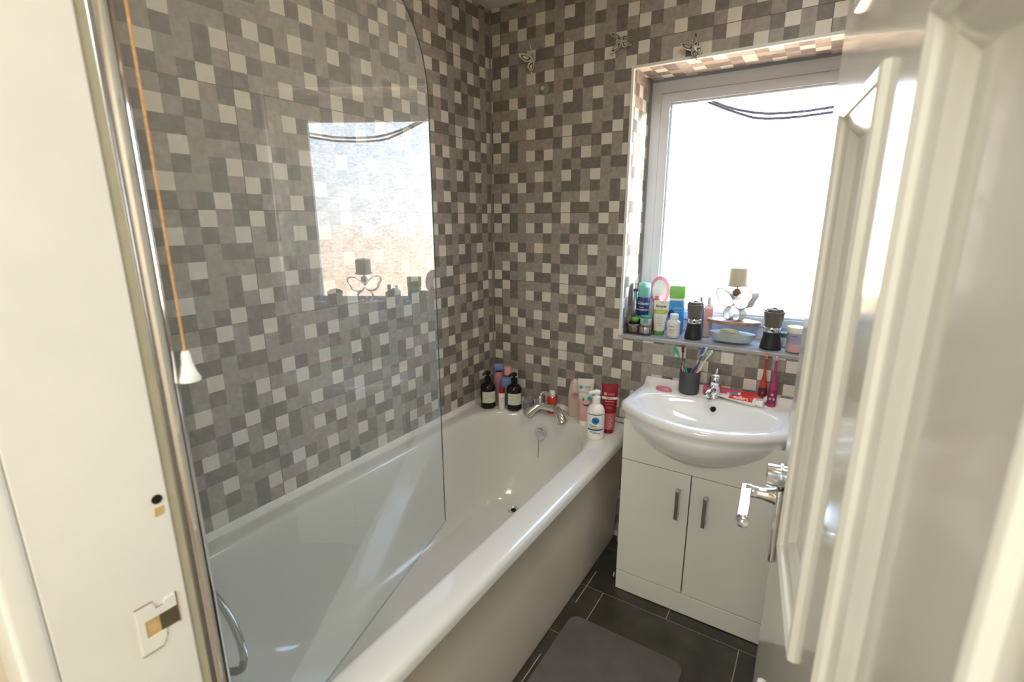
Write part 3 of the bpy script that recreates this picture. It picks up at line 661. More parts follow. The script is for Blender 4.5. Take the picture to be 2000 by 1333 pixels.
m.loft([[((.026 + rp.uniform(-.004, .004)) * k * math.cos(2 * PI * i / 14), (.020 + rp.uniform(-.004, .004)) * k * math.sin(2 * PI * i / 14), z + rp.uniform(-.003, .003)) for i in range(14)] for z, k in ((.003, .8), (.012, 1.0), (.026, 1.02), (.042, .9), (.056, .7), (.066, .35))], True, True)
m.build('wrap', mat('grey_lilac_film', '#8d8690', .25, var=.45, scale=45), t, angle=20)
t = thing('orange_bottle', 'small orange bottle with white cap behind the bath tap', 'bottle', (.368, -.075, .566), face(.37, -.075))
m = MB(); m.lathe([(0, 0), (.019, 0), (.021, .003), (.021, .060), (.020, .074), (.015, .080), (0, .080)], 28); m.build('body', mat('orange_plastic', '#d9492f', .2, var=.04), t)
m = MB(); m.lathe([(0, .080), (.0145, .080), (.0142, .099), (.012, .103), (0, .103)], 24); m.build('cap', WHITEP, t)

def tube_body(w0, d0, w1, h, n=28, z0=0.0, neck=.012):
    """squeeze tube standing on its cap: round below, crimped flat on top"""
    L = []
    for f in (0, .02, .12, .3, .5, .7, .88, .96, 1.0):
        wq = w0 + (w1 - w0) * f; dq = d0 * (1 - f ** 1.6) + .0015
        e = 2.0
        L.append([(wq * math.cos(2 * PI * i / n), dq * math.sin(2 * PI * i / n), z0 + h * f) for i in range(n)])
    m = MB(); m.loft(L, True, True); return m
def front_y(f, d0): return -(d0 * (1 - f ** 1.6) + .0015)
def tube_band(w0, d0, w1, h, z0, f0, f1, half=1.0, off=.0006, n=20, k=4):
    """printed band on the front of a squeeze tube"""
    L = []
    for j in range(k + 1):
        f = f0 + (f1 - f0) * j / k; wq = w0 + (w1 - w0) * f; dq = d0 * (1 - f ** 1.6) + .0015
        L.append([((wq + off) * math.cos(PI * 1.5 - PI / 2 * half + PI * half * i / n), (dq + off) * math.sin(PI * 1.5 - PI / 2 * half + PI * half * i / n), z0 + h * f) for i in range(n + 1)])
    m = MB(); m.loft(L, closed=False); return m
# tall clear-pink bottle
t = thing('body_wash_bottle', 'pale pink clear oval bottle behind the white and pink tube', 'bottle', (.470, -.055, .566), face(.47, -.055))
m = MB(); m.lathe([(0, 0), (.026, 0), (.029, .005), (.030, .03), (.029, .10), (.025, .135), (.018, .160), (.008, .171), (0, .172)], 32, sy=.6); bd = m.build('body', mat('pale_pink_plastic', '#d3b9ad', .25, var=.06, scale=20), t)
text('Zoi', .013, mat('plum_ink', '#5d4560', .5), bd, (0.004, -.0190, .104), 0)
m = disc_patch(.03, .085, .017, sq=1.2); 
m = MB(); m.add([(.018 * math.cos(2 * PI * i / 24), -.0186, .100 + .016 * math.sin(2 * PI * i / 24)) for i in range(24)], [tuple(range(24))]); m.build('printed_mark', mat('rose_print', '#c98f92', .5), bd, smooth=False)
# white and pink coconut tube
t = thing('hair_tube', 'white to pink tube printed with a half coconut, standing by the bath tap', 'tube', (.545, -.110, .566), face(.545, -.11), tilt=(.03, .0))
W0, D0, W1, H = .024, .022, .0345, .182
m = tube_body(W0, D0, W1, H, z0=.020); bd = m.build('body', mat('pale_white_tube', '#ddd8cf', .3, var=.02), t)
m = tube_band(W0, D0, W1, H, .020, 0, .52, .98); m.build('pink_half', mat('blush_print', '#dca9a6', .35), bd)
m = tube_band(W0, D0, W1, H, .020, .66, .72, .98, .0008); m.build('grey_band', mat('pale_grey_print', '#c3c7cb', .35), bd)
m = MB(); m.lathe([(0, 0), (.0235, 0), (.0245, .003), (.0240, .020), (0, .020)], 28); m.build('cap', WHITEP, t)
fy = lambda z: front_y((z - .020) / H, D0) - .0012
text('HAIR', .012, INKG, bd, (.009, fy(.166), .168), 0, squash=.95); text('CARE', .005, INKG, bd, (.010, fy(.158), .1575), 0, squash=1.5)
def disc(x, z, r, y, mt, nm, sq=1.0, a0=0, a1=2 * PI):
    m = MB(); v = [(x + r * math.cos(a0 + (a1 - a0) * i / 24), y, z + r * sq * math.sin(a0 + (a1 - a0) * i / 24)) for i in range(25 if a1 - a0 < 6 else 24)]
    m.add(v, [tuple(range(len(v)))]); return m.build(nm, mt, bd, smooth=False)
TEAL = mat('teal_print', '#3fa6a0', .4)
disc(-.020, .168, .0075, fy(.172) - .0006, TEAL, 'emblem'); disc(.016, .122, .009, fy(.122) - .0016, TEAL, 'emblem')
disc(.004, .103, .016, fy(.095) - .0016, mat('coconut_shell', '#4a3a33', .6), 'coconut', .95, PI, 2 * PI); disc(.003, .104, .0155, fy(.095) - .0022, mat('coconut_flesh', '#c7bdb4', .5), 'coconut', .62)
m = MB()
for a in (-.5, -.15, .2, .55): m.add([(-.010, fy(.1) - .002, .112), (-.010 + .016 * math.sin(a) - .003, fy(.1) - .002, .112 + .020 * math.cos(a)), (-.006, fy(.1) - .002, .112)], [(0, 1, 2)])
m.build('leaf_print', mat('olive_print', '#6f7a52', .5), bd, smooth=False)
# white pump bottle
t = thing('lotion_bottle', 'white pump bottle with round blue logo standing on the bath rim', 'bottle', (.636, -.213, .566), face(.636, -.213))
m = MB(); m.lathe([(0, 0), (.031, 0), (.0345, .004), (.035, .010), (.035, .105), (.034, .118), (.028, .132), (.018, .140), (.0145, .144), (.0145, .147), (0, .147)], 40); bd = m.build('body', WHITEP, t)
m = MB(); m.lathe([(0, .147), (.0155, .147), (.0155, .172), (.012, .175), (.0055, .176), (.0055, .186), (0, .186)], 28); m.build('collar', WHITEP, t)
m = MB(); m.tube([(.012, .003, .188), (0, 0, .190), (-.014, -.004, .190), (-.030, -.010, .187)], [.009, .0115, .0075, .005], 14); m.build('pump_head', WHITEP, t)
BLUE = mat('logo_blue', '#2f86c4', .4, var=.25, scale=90); NAVY = mat('navy_print', '#3a4a78', .4)
m = disc_patch(.035, .083, .0150); m.build('logo', BLUE, bd)
bars(bd, mat('deep_navy', '#1d2c55', .4), [(-.001, .0875, .014, .0045), (0, .0795, .020, .0045)], .0355, name='logo_print')
m = patch(.035, .106, .1085, .95); m.build('print_band', INK, bd); m = patch(.035, .042, .0475, .95); m.build('print_band', NAVY, bd)
text('Cream', .0105, INK, bd, (0, 0, .061), .0357, cx=-.010); bars(bd, INKG, [(-.002, .0535, .040, .0022), (-.006, .050, .030, .0010)], .035); bars(bd, mat('lavender_ink', '#8f97b8', .5), [(-.008, .0355, .026, .006)], .035); bars(bd, INK, [(.006, .030, .030, .0022), (.020, .025, .010, .002)], .0352)
# red tube
t = thing('shampoo_tube', 'dark red shampoo tube behind the white pump bottle', 'tube', (.662, -.138, .566), face(.662, -.138), tilt=(.03, 0))
W0, D0, W1, H = .0235, .021, .0335, .190
m = tube_body(W0, D0, W1, H, z0=.020); bd = m.build('body', mat('crimson_tube', '#8f1f2b', .3, var=.04), t)
m = tube_band(W0, D0, W1, H, .020, 0, .36, .98); m.build('rose_lower', mat('rose_print_lower', '#c06a70', .35), bd)
m = MB(); m.lathe([(0, 0), (.0205, 0), (.0215, .003), (.0210, .020), (0, .020)], 28); m.build('cap', mat('dark_red_cap', '#8c1420', .3), t)
text('HAIR', .011, mat('pink_ink', '#e2a5a5', .5), bd, (.007, fy(.165), .168), 0, squash=.95)
m = MB(); y_ = fy(.150) - .0006; m.add([(-.033, y_ + .004, .146), (.033, y_ + .004, .146), (.033, y_ + .004, .157), (-.033, y_ + .004, .157)], [(0, 1, 2, 3)])
m = tube_band(W0, D0, W1, H, .020, .665, .72, .96, .0010); m.build('white_band', INKW, bd)
text('KERATIN', .0085, MATS['crimson_tube'], bd, (0, fy(.146) - .0008, .1517), 0, squash=.9); text('SHAMPOO', .0075, MATS['pink_ink'], bd, (0, fy(.132), .139), 0); bars(bd, MATS['pink_ink'], [(0, .128, .034, .0016), (-.002, .115, .028, .0010), (.001, .111, .026, .0010)], 0, fy(.108) - .0004)
disc(-.017, .169, .0065, fy(.172) - .0006, MATS['pink_ink'], 'emblem')
m = MB()
for i, (x, z) in enumerate(((.004, .07), (.010, .062), (.006, .055), (.002, .046), (.009, .04), (.004, .033))): m.box(x, x + .005, -.0235, -.0228, z, z + .005)
m.build('printed_mark', mat('pale_pink_print', '#e0b3b3', .5), bd, smooth=False)

# ------------------------------------------------------------------ on the basin
ZD = .7692
cp = thing('tumbler', 'dark grey tumbler holding toothbrushes at the back of the basin', 'cup', (.948, -.066, ZD))
GREYC = mat('dark_grey_plastic', '#47484a', .42, var=.04)
m = MB(); m.lathe([(0, 0), (.032, 0), (.035, .004), (.0368, .012), (.0370, .086), (.0360, .088), (.0340, .086), (.0335, .010), (0, .008)], 36); m.build('cup', GREYC, cp)
def brush(label, top, bot, hcol, ccol, bristle, gcol, br_dir, group='toothbrushes in the grey tumbler', bend=.004):
    T, B = Vector(top), Vector(bot); d = (T - B).normalized()
    t = thing('toothbrush', label, 'toothbrush', B, 0, group); Lh = (T - B).length
    side = Vector(br_dir); side = (side - d * side.dot(d)).normalized()
    P = lambda f, o=0: tuple(d * (Lh * f) + side * o)
    m = MB(); m.tube([P(0), P(.02), P(.30, -bend * .3), P(.5, -bend), P(.62, -bend * .8), P(.72, 0), P(.80, .001)], [.003, .0048, .0052, .0045, .0032, .0026, .0024], 12); m.build('handle', mat(*hcol), t)
    m = MB(); m.tube([P(.79, .001), P(.83, .0008), P(.90, .0008), P(.97, .0008), P(1.0, .0008)], [.0024, .0044, .0054, .0050, .002], 12); m.build('head', mat(*ccol), t)
    m = MB(); q = d.cross(side)
    for i in range(5):
        for j in (-1, 0, 1):
            c = d * (Lh * (.84 + .030 * i)) + q * (.0032 * j); m.tube([tuple(c + side * .003), tuple(c + side * .0135)], .0016, 6)
    m.build('bristles', mat(*bristle), t)
    m = MB(); m.tube([P(.34, .0042), P(.44, .0040), P(.54, .0036)], [.002, .0038, .002], 10); m.build('grip', mat(*gcol), t)
    return t
WB = ('white_bristle', '#dfe6e2', .7)
brush('green toothbrush leaning left in the grey tumbler', (.882, -.052, .940), (.962, -.058, .782), ('green_brush', '#2fa58a', .3), ('green_brush',  '#2fa58a', .3), ('green_bristle', '#3fb79a', .6), ('mint_grip', '#8fcdb9', .4), (-1, -.2, 0))
brush('dark red toothbrush standing upright in the grey tumbler', (.911, -.052, .950), (.922, -.062, .782), ('wine_brush', '#8a2338', .3), ('wine_brush', '#8a2338', .3), ('wine_bristle', '#7a2236', .6), ('salmon_grip', '#e9998f', .4), (.3, -1, 0))
brush('blue toothbrush leaning right in the grey tumbler', (.998, -.048, .950), (.926, -.066, .782), ('blue_brush', '#2b5a93', .3), ('pale_head', '#d9d6cf', .35), ('blue_bristle', '#2458b0', .6), ('grey_blue_grip', '#5c7d96', .4), (-.9, -.5, .3))
brush('white and red toothbrush leaning furthest right in the grey tumbler', (1.020, -.058, .944), (.932, -.080, .782), ('white_brush', '#e6e1d8', .3), ('white_brush', '#e6e1d8', .3), ('mint_bristle', '#9fcdbb', .6), ('coral_grip', '#e0545a', .4), (-.8, -.5, .5))
m = MB(); rs = random.Random(5)
m.loft([[((.031 + rs.uniform(-.002, .002)) * k * math.cos(2 * PI * i / 26), (.017 + rs.uniform(-.0015, .0015)) * k * math.sin(2 * PI * i / 26), z) for i in range(26)] for z, k in ((0, .9), (.004, 1.0), (.009, .98), (.013, .82), (.0150, .45))], True, True)
o = tag(m.build('soap_bar', mat('pink_soap', '#cf7f88', .45, var=.10, scale=60), angle=60), 'worn pink soap bar left of the grey tumbler on the basin', 'soap'); o.location = (.862, -.092, ZD); o.rotation_euler = (0, 0, -.12)
# pink carton behind the tap
t = thing('pink_carton', 'flat pink carton lying behind the basin tap', 'box', (1.068, -.040, ZD), -.02)
m = MB(); m.rbox(-.072, .068, -.012, .014, 0, .030, .0015); bd = m.build('carton', mat('pink_card', '#cf5a74', .5, var=.05), t)
bars(bd, mat('maroon_ink', '#8c3350', .5), [(.030, .018, .022, .007), (.030, .009, .022, .006)], 0, -.0126)
# toothpaste tubes
def paste(label, x0, y0, x1, y1, z, colmain, txt, inkm, panel, flip, roll=0.0):
    dx, dy = x1 - x0, y1 - y0; Ln = math.hypot(dx, dy); t = thing('toothpaste_tube', label, 'toothpaste', (x0, y0, z), math.atan2(dy, dx), 'toothpaste tubes by the basin tap')
    n = 24; L = []
    for f, w_, d_ in ((0, .021, .0012), (.04, .021, .0018), (.2, .0205, .007), (.45, .0195, .0115), (.7, .0175, .0145), (.83, .0150, .0142), (.86, .0105, .0105)):
        L.append([(Ln * f, w_ * math.cos(2 * PI * i / n), .0155 + d_ * math.sin(2 * PI * i / n)) for i in range(n)])
    m = MB(); m.loft(L, True, True); bd = m.build('tube_body', mat('paste_white', '#ece9df', .25, var=.02), t)
    # printed panel on the upper front
    L = []
    for f, w_, d_ in ((.30, .020, .0088), (.45, .0195, .0115), (.6, .0185, .0131), (.7, .0175, .0145), (.80, .0157, .0144)):
        L.append([(Ln * f, (w_ + .0007) * math.cos(a), .0155 + (d_ + .0007) * math.sin(a)) for a in [(PI - PI * .05 - (PI * .62) * i / 10) for i in range(11)]])
    m = MB(); m.loft(L, closed=False); m.build('printed_panel', mat(*panel), bd)
    if txt: text(txt, .0165, inkm, bd, (Ln * .56, -.0182, .0234), 0, flip=flip, rx=-math.radians(38), squash=.95)
    if not txt:
        L = [[(Ln * f, (w_ + .0007) * math.cos(a), .0155 + (d_ + .0007) * math.sin(a)) for a in [(-PI + PI * .05 + (PI * .72) * i / 10) * -1 for i in range(11)]] for f, w_, d_ in ((.05, .0208, .0022), (.15, .0206, .0054), (.24, .0203, .0078))]
        m = MB(); m.loft(L, closed=False); m.build('blue_end', mat('paste_blue', '#4f86c8', .35), bd)
    m = MB(); m.tube([(Ln * .86, 0, .0155), (Ln * .89, 0, .0155), (Ln * .90, 0, .0155), (Ln, 0, .0155)], [.0085, .0085, .0115, .0125], 20); m.build('cap', WHITEP, t)
    return t
paste('white and red toothpaste tube lying frontmost on the basin', 1.050, -.066, 1.208, -.098, ZD - .0005, None, 'Colgate', INKW, ('colour_red', '#d93226', .35), True)
paste('toothpaste tube with blue end lying behind the front tube', 1.085, -.040, 1.236, -.054, ZD + .006, None, None, INKW, ('strong_red', '#c22a2a', .35), True)
# children's brushes standing up
def kid(label, x, y, top, c1, c2, cb, txt):
    t = thing('electric_toothbrush', label, 'toothbrush', (x, y, ZD), face(x, y), 'upright electric toothbrushes on the basin')
    m = MB(); m.lathe([(0, 0), (.0125, 0), (.0135, .003), (.0140, .012), (.0138, .045), (.0115, .068), (.0085, .090), (.0055, .108), (.0042, .125), (.0034, .155), (.0032, .168)], 24); bd = m.build('handle', mat(*c1), t)
    L = [(.0138, .010), (.0147, .013), (.0146, .045), (.0125, .064), (.0122, .064)]
    m = MB(); m.lathe(L, 24, cap=False); m.build('printed_sleeve', mat(*c2), t)
    m = MB(); m.tube([(0, 0, .164), (0, 0, .170), (0, 0, .182), (0, 0, .187)], [.0034, .0055, .0058, .003], 14); m.build('brush_head', mat(*c1), t)
    m = MB()
    for i in range(3):
        for j in (-1, 1): m.tube([(.0024 * j, -.004, .172 + .005 * i), (.0024 * j, -.0125, .172 + .005 * i)], .0018, 6)
    m.build('bristles', mat(*cb), t)
    for k, (cx, cz) in enumerate(((-.006, .030), (.006, .030), (0, .046))):
        m = disc_patch(.0147, cz, .0038, 14, .0004, 1.2, cx); m.build('printed_mark', mat(txt, txt, .5), bd)
    m = MB(); m.lathe([(0, 0), (.0142, 0), (.0146, .004), (.0143, .010), (0, .010)], 24); m.build('foot', mat(c1[0] + '_foot', c1[1], .4), t)
kid('red electric toothbrush standing upright beside the toothpaste', 1.197, -.052, .955, ('kid_red', '#b8402e', .3), ('kid_dark_print', '#5a2430', .4), ('coral_bristle', '#e88a7a', .6), '#9a4a48')
kid('pink electric toothbrush standing upright, nearest the door', 1.229, -.056, .955, ('kid_pink', '#b83a72', .3), ('kid_pink_print', '#93305c', .4), WB, '#d9b7c4')

# ------------------------------------------------------------------ on the window sill
ZS = .9466
rk = thing('wire_rack', 'black wire tray in the sill corner holding small jars', 'rack', (.703, .090, ZS))
m = MB()
for z, r in ((.003, .0018), (.038, .0015)):
    pts = [(x, y, z) for x, y in rrect(-.052, .052, -.058, .060, .012, 4, 2)]; m.tube(pts + [pts[0]], r, 6)
for x in (-.052, -.026, 0, .026, .052):
    m.tube([(x, -.058, .003), (x, -.058, .038)], .0011, 5); m.tube([(x, .060, .003), (x, .060, .038)], .0011, 5); m.tube([(x, -.058, .003), (x, .060, .003)], .0009, 5)
for y in (-.03, 0, .03):
    m.tube([(-.052, y, .003), (-.052, y, .038)], .0011, 5); m.tube([(.052, y, .003), (.052, y, .038)], .0011, 5)
m.build('wires', BLACKM, rk)
zr = ZS + .0045
t = thing('small_jar', 'small brown jar with black and white lid in the sill rack', 'jar', (.677, .064, zr), face(.677, .064))
m = MB(); m.lathe([(0, 0), (.019, 0), (.021, .003), (.021, .022), (.019, .026), (0, .026)], 28); m.build('body', mat('mauve_brown', '#8d7a72', .35), t)
m = MB(); m.lathe([(0, .026), (.0215, .026), (.0215, .034), (0, .034)], 28); m.build('lid_band', mat('pale_band', '#d8d5cc', .3), t)
m = MB(); m.lathe([(0, .034), (.0205, .034), (.0205, .043), (.018, .045), (0, .045)], 28); m.build('lid', BLACKP, t)
t = thing('green_tub', 'tiny bright green tub on top of the small brown jar', 'tub', (.681, .066, zr + .0455), 0)
m = MB(); m.lathe([(0, 0), (.014, 0), (.016, .003), (.016, .012), (.014, .014), (0, .014)], 24); m.build('body', mat('lime_plastic', '#6fb13c', .35), t)
t = thing('silver_tin', 'round silver tin standing in the sill rack', 'tin', (.726, .068, zr), 0)
m = MB(); m.lathe([(0, 0), (.024, 0), (.025, .002), (.025, .027), (.024, .029), (0, .029)], 32); m.build('body', mat('pale_steel', (.72, .72, .70), .3, .8), t)
m = MB(); m.lathe([(.0252, .027), (.0256, .028), (.0256, .031), (.0240, .033), (0, .033)], 32); m.build('lid', BRUSHED, t)
t = thing('teal_tub', 'grey and teal tub stacked on the silver tin', 'tub', (.726, .069, zr + .0335), face(.726, .069))
m = MB(); m.lathe([(0, 0), (.022, 0), (.0235, .003), (.0235, .028), (.022, .030), (0, .030)], 32); m.build('body', mat('pale_grey_tub', '#b9bcb4', .35), t)
m = patch(.0235, .010, .028, .35); m.build('label', mat('teal_label', '#4fb09a', .4), t)
m = MB(); m.lathe([(0, .030), (.0235, .030), (.0235, .037), (.022, .038), (0, .038)], 32); m.build('lid', mat('jade_lid', '#3a9474', .35), t)
t = thing('shaving_gel_can', 'blue shaving gel can with pale turquoise cap in the sill rack', 'can', (.690, .116, zr + .0015), face(.69, .116), tilt=(0, .045))
m = MB(); m.lathe([(0, 0), (.024, 0), (.026, .003), (.026, .135), (.024, .142), (0, .142)], 32); bd = m.build('can', mat('can_blue', '#2c3f78', .25, .2, var=.05), t)
m = MB(); m.lathe([(0, .141), (.0245, .141), (.0262, .146), (.0258, .180), (.0235, .197), (.018, .202), (0, .203)], 32); m.build('cap', mat('turquoise_cap', '#7fc9c0', .35, trans=.15), t)
text('Gillette', .0175, mat('silver_ink', '#cfd4da', .3), bd, (0, 0, .116), .0263); bars(bd, MATS['silver_ink'], [(-.006, .099, .018, .003)], .026)
m = patch(.026, .086, .092, 1.2); m.build('silver_band', MATS['pale_steel'], bd); m = patch(.026, .050, .062, 1.2); m.build('silver_band', MATS['pale_steel'], bd)
t = thing('razor', 'dark blue razor standing behind the shaving can in the sill corner', 'razor', (.663, .152, zr), .2, tilt=(0, -.06))
m = MB(); m.tube([(0, 0, 0), (0, 0, .06), (.001, -.003, .12), (.001, -.004, .165)], [.004, .006, .0055, .0045], 12); m.build('handle', mat('teal_grip', '#5c9aa0', .4), t)
m = MB(); m.rbox(-.021, .021, -.014, -.001, .160, .172, .003); m.build('blade_head', mat('navy_plastic', '#39406a', .35), t)
# pink hand mirror
t = thing('hand_mirror', 'pink oval hand mirror propped against the window frame', 'mirror', (.742, .186, ZS), face(.742, .186) * .5)
def ell(rx_, rz_, cz, n=40): return [(rx_ * math.cos(2 * PI * i / n), cz + rz_ * math.sin(2 * PI * i / n)) for i in range(n)]
PINKT = mat('pink_clear_plastic', '#eb8fae', .2, var=.04, trans=.3)
m = MB(); a_, b_ = ell(.042, .062, .168), ell(.031, .050, .166)
m.loft([[(x, y, z) for x, z in p] for p, y in ((a_, -.003), (a_, .003), (b_, .003), (b_, -.003), (a_, -.003))]); m.build('rim', PINKT, t)
m = MB(); m.prism(ell(.0312, .0502, .166), -.001, .002, 'y'); m.build('mirror_glass', mat('pale_mirror', '#e9e2e4', .12, var=.02), t)
m = MB(); m.rbox(-.010, .010, -.004, .004, 0, .108, .003); m.build('handle', PINKT, t)
t = thing('coral_bottle', 'small coral bottle in front of the pink hand mirror', 'bottle', (.748, .150, ZS), face(.748, .15))
m = MB(); m.lathe([(0, 0), (.016, 0), (.018, .004), (.018, .130), (.016, .138), (0, .138)], 24); bd = m.build('body', mat('coral_plastic', '#d9626a', .3), t)
m = MB(); m.lathe([(0, .138), (.013, .138), (.013, .152), (0, .153)], 24); m.build('cap', mat('coral_cap', '#e58a86', .3), t)
m = patch(.018, .118, .130, .9); m.build('label', mat('amber_label', '#c47a4a', .4), bd)
# white and green tube
t = thing('face_wash_tube', 'white face wash tube with lime band and green cap on the sill', 'tube', (.775, .092, ZS), face(.775, .092), tilt=(.02, .03))
W0, D0, W1, H = .0215, .017, .031, .125
m = tube_body(W0, D0, W1, H, z0=.016); bd = m.build('body', mat('tube_white', '#e3e3d6', .3, var=.02), t)
m = MB(); m.lathe([(0, 0), (.0205, 0), (.0220, .003), (.0222, .017), (0, .017)], 28, sy=.8); m.build('cap', mat('leaf_green_cap', '#5f9e4c', .35), t)
m = tube_band(W0, D0, W1, H, .016, .58, .70, .98); m.build('lime_band', mat('lime_print', '#a5c02c', .4), bd)
fz = lambda z: front_y((z - .016) / H, D0) - .0012
text('Simple', .0155, INK, bd, (0, fz(.118), .119)); bars(bd, INKG, [(0, .1085, .026, .0018)], 0, fz(.105)); bars(bd, INKW, [(0, .099, .036, .0018), (-.002, .0945, .030, .0014)], 0, fz(.088) - .0006)
for i, w_ in enumerate((.020, .026, .018, .022, .016)): 
    m = MB(); z = .076 - .009 * i; y_ = fz(z); m.box(-w_ / 2, w_ / 2, y_, y_ + .0004, z, z + .0012); m.build('small_print', INKG, bd, smooth=False)
m = MB(); y_ = fz(.13); m.add([(0, y_, .134), (.004, y_, .130), (.008, y_, .136), (.003, y_, .133), (-.001, y_, .139)], [(0, 1, 2), (0, 3, 4)]); m.build('leaf_print', INKG, bd, smooth=False)
# blue bottle with green cap
t = thing('mouthwash_bottle', 'blue bottle with wide bright green cap against the window', 'bottle', (.829, .140, ZS), face(.829, .14))
m = MB(); m.loft([[(x, y, z) for x, y in rrect(-w_, w_, -d_, d_, min(d_, .012), 6, 2)] for z, w_, d_ in ((0, .028, .016), (.006, .031, .018), (.125, .0315, .018), (.138, .030, .017), (.142, .026, .013))], True, True); bd = m.build('body', mat('cyan_blue', '#3f97d6', .25, var=.12, scale=25), t)
m = MB(); m.rbox(-.031, .031, -.016, .016, .139, .150, .004); m.build('neck_band', WHITEP, t)
m = MB(); m.rbox(-.0315, .0315, -.0175, .0175, .150, .202, .005); m.build('cap', mat('bright_green_cap', '#8bcf68', .35), t)
m = MB(); m.add([(-.020 + .012 * math.cos(2 * PI * i / 20), -.0190, .085 + .018 * math.sin(2 * PI * i / 20)) for i in range(20)], [tuple(range(20))]); m.build('dark_print', mat('navy_swirl', '#20345f', .4), bd, smooth=False)
bars(bd, mat('light_cyan_ink', '#6fb9e4', .4), [(.008, .110, .034, .010), (.010, .096, .026, .003)], 0, -.0190)
m = MB(); m.box(-.030, .030, -.0192, -.0185, .050, .066); m.build('label', mat('teal_strip', '#2aa0a8', .4), bd, smooth=False)
# white pill bottle
t = thing('pill_bottle', 'small plain white bottle beside the white and green tube', 'bottle', (.840, .070, ZS), face(.84, .07))
m = MB(); m.lathe([(0, 0), (.024, 0), (.026, .003), (.026, .058), (.024, .066), (.016, .072), (.015, .076), (0, .076)], 32); bd = m.build('body', mat('bluish_white_plastic', '#dfe0de', .35), t)
m = MB(); m.lathe([(0, .076), (.0165, .076), (.0165, .093), (.015, .095), (0, .095)], 28); m.build('cap', mat('cool_white_cap', '#e3e9f0', .35), t)
m = patch(.026, .010, .056, 1.1); lb = m.build('label', mat('paper_white', '#e9e6dc', .6), bd)
bars(lb, INKG, [(-.006, .047, .020, .003), (-.004, .036, .026, .0016), (-.004, .030, .024, .0016), (-.006, .022, .020, .0016)], .0268)
# two grinders
def grinder(label, x, y, k, lump):
    g = thing('pepper_grinder', label, 'grinder', (x, y, ZS), face(x, y), 'black grinders on the window sill')
    m = MB(); m.lathe([(0, 0), (.031 * k, 0), (.0335 * k, .003), (.0325 * k, .012), (.0285 * k, .035), (.0262 * k, .052), (.0258 * k, .064), (0, .064)], 36); m.build('base', BLACKM, g)
    m = MB(); m.lathe([(.0258 * k, .063), (.0268 * k, .0645), (.0268 * k, .079), (.0258 * k, .0805), (0, .0805)], 36); rg_ = m.build('metal_ring', CHROME, g)
    m = MB(); m.lathe([(0, .080), (.0255 * k, .080), (.0265 * k, .095), (.0300 * k, .118), (.0322 * k, .135), (.0326 * k, .138), (.0312 * k, .139), (.0295 * k, .134), (0, .128)], 36); m.build('upper_cup', mat('smoked_plastic', '#6a655c', .3, var=.08), g)
    rq = random.Random(lump); m = MB()
    for i in range(9):
        a = 2 * PI * i / 8; rr = 0 if i == 8 else .018 * k; q = .0095 + rq.uniform(-.0015, .0025)
        m.lathe([(0, .130), (q, .134), (q, .141), (q * .7, .147 + (0.004 if i == 8 else 0)), (0, .149 + (.005 if i == 8 else 0))], 12, (rr * math.cos(a), rr * math.sin(a)))
    m.build('lumpy_knob', mat('dark_brown_lump', '#5b564b', .45, var=.2, scale=60), g)
    m = disc_patch(.0268 * k, .0718, .0055, 4, .0006); m.build('ring_mark', mat('dark_steel_mark', '#3c3a38', .4), rg_, smooth=False)
grinder('black pepper grinder standing left of the wide glass candle jar', .915, .088, 1.0, 2)
grinder('black pepper grinder standing right of the wide glass candle jar', 1.194, .076, 1.10, 9)
# small bottles behind the first grinder
t = thing('perfume_bottle', 'pink perfume bottle with silver cap behind the left grinder', 'perfume', (.955, .150, ZS), face(.955, .15))
m = MB(); m.rbox(-.0175, .0175, -.012, .012, 0, .128, .004); bd = m.build('bottle', mat('pale_pink_glass', '#f1d3cd', .12, trans=.3, var=.05), t)
m = MB(); m.lathe([(.012, .127), (.011, .132), (.007, .134), (0, .134)], 24); m.build('shoulder', MATS['pale_pink_glass'], t)
m = MB(); m.lathe([(0, .134), (.0065, .134), (.0085, .137), (.0085, .160), (.007, .163), (0, .163)], 24); m.build('cap', mat('pale_clear_cap', '#d8dadf', .15), t)
m = MB(); m.box(-.014, .014, -.0128, -.0121, .055, .115); m.build('label', mat('rose_label', '#e6a9a4', .5), bd, smooth=False)
t = thing('spray_bottle', 'small clear spray bottle behind the left grinder, left of the pink perfume', 'perfume', (.922, .158, ZS), 0)
m = MB(); m.lathe([(0, 0), (.013, 0), (.014, .003), (.014, .115), (.009, .125), (.006, .128), (0, .128)], 24); m.build('bottle', mat('clear_lilac_glass', '#cfd0e4', .1, trans=.5), t)
m = MB(); m.lathe([(0, .128), (.007, .128), (.007, .158), (0, .160)], 20); m.build('spray_cap', mat('grey_cap', '#a7a5a4', .25), t)
# big candle jar
cj = thing('candle_jar', 'wide oval glass candle jar with a wooden lid on the sill', 'candle jar', (1.056, .100, ZS), .02)
def boat(w_, d_, z, n=48):
    out = []
    for i in range(n):
        a = 2 * PI * i / n; c, s_ = math.cos(a), math.sin(a); out.append((w_ * math.copysign(abs(c) ** .92, c), d_ * math.copysign(abs(s_) ** 1.25, s_), z))
    return out
m = MB(); m.loft([boat(.072, .036, .0), boat(.078, .039, .004), boat(.086, .045, .030), boat(.092, .049, .072), boat(.0925, .0495, .076)], True, False); jr = m.build('glass_jar', thin_glass('jar_glass', (.90, .94, .975), .09), cj)
m = MB(); m.loft([boat(.072, .035, .006), boat(.080, .040, .022), boat(.083, .0425, .036), boat(.083, .0425, .038)], True, True); m.build('wax', mat('pale_blue_wax', '#dfe4e4', .5, var=.06), cj)
m = MB(); m.loft([boat(.094, .050, .076), boat(.0965, .0515, .0775), boat(.0965, .0515, .086), boat(.094, .050, .088)], True, True); m.build('lid', mat('brown_wood_lid', '#a0846f', .5, var=.3, scale=26), cj)
m = MB(); vs = []; n = 32
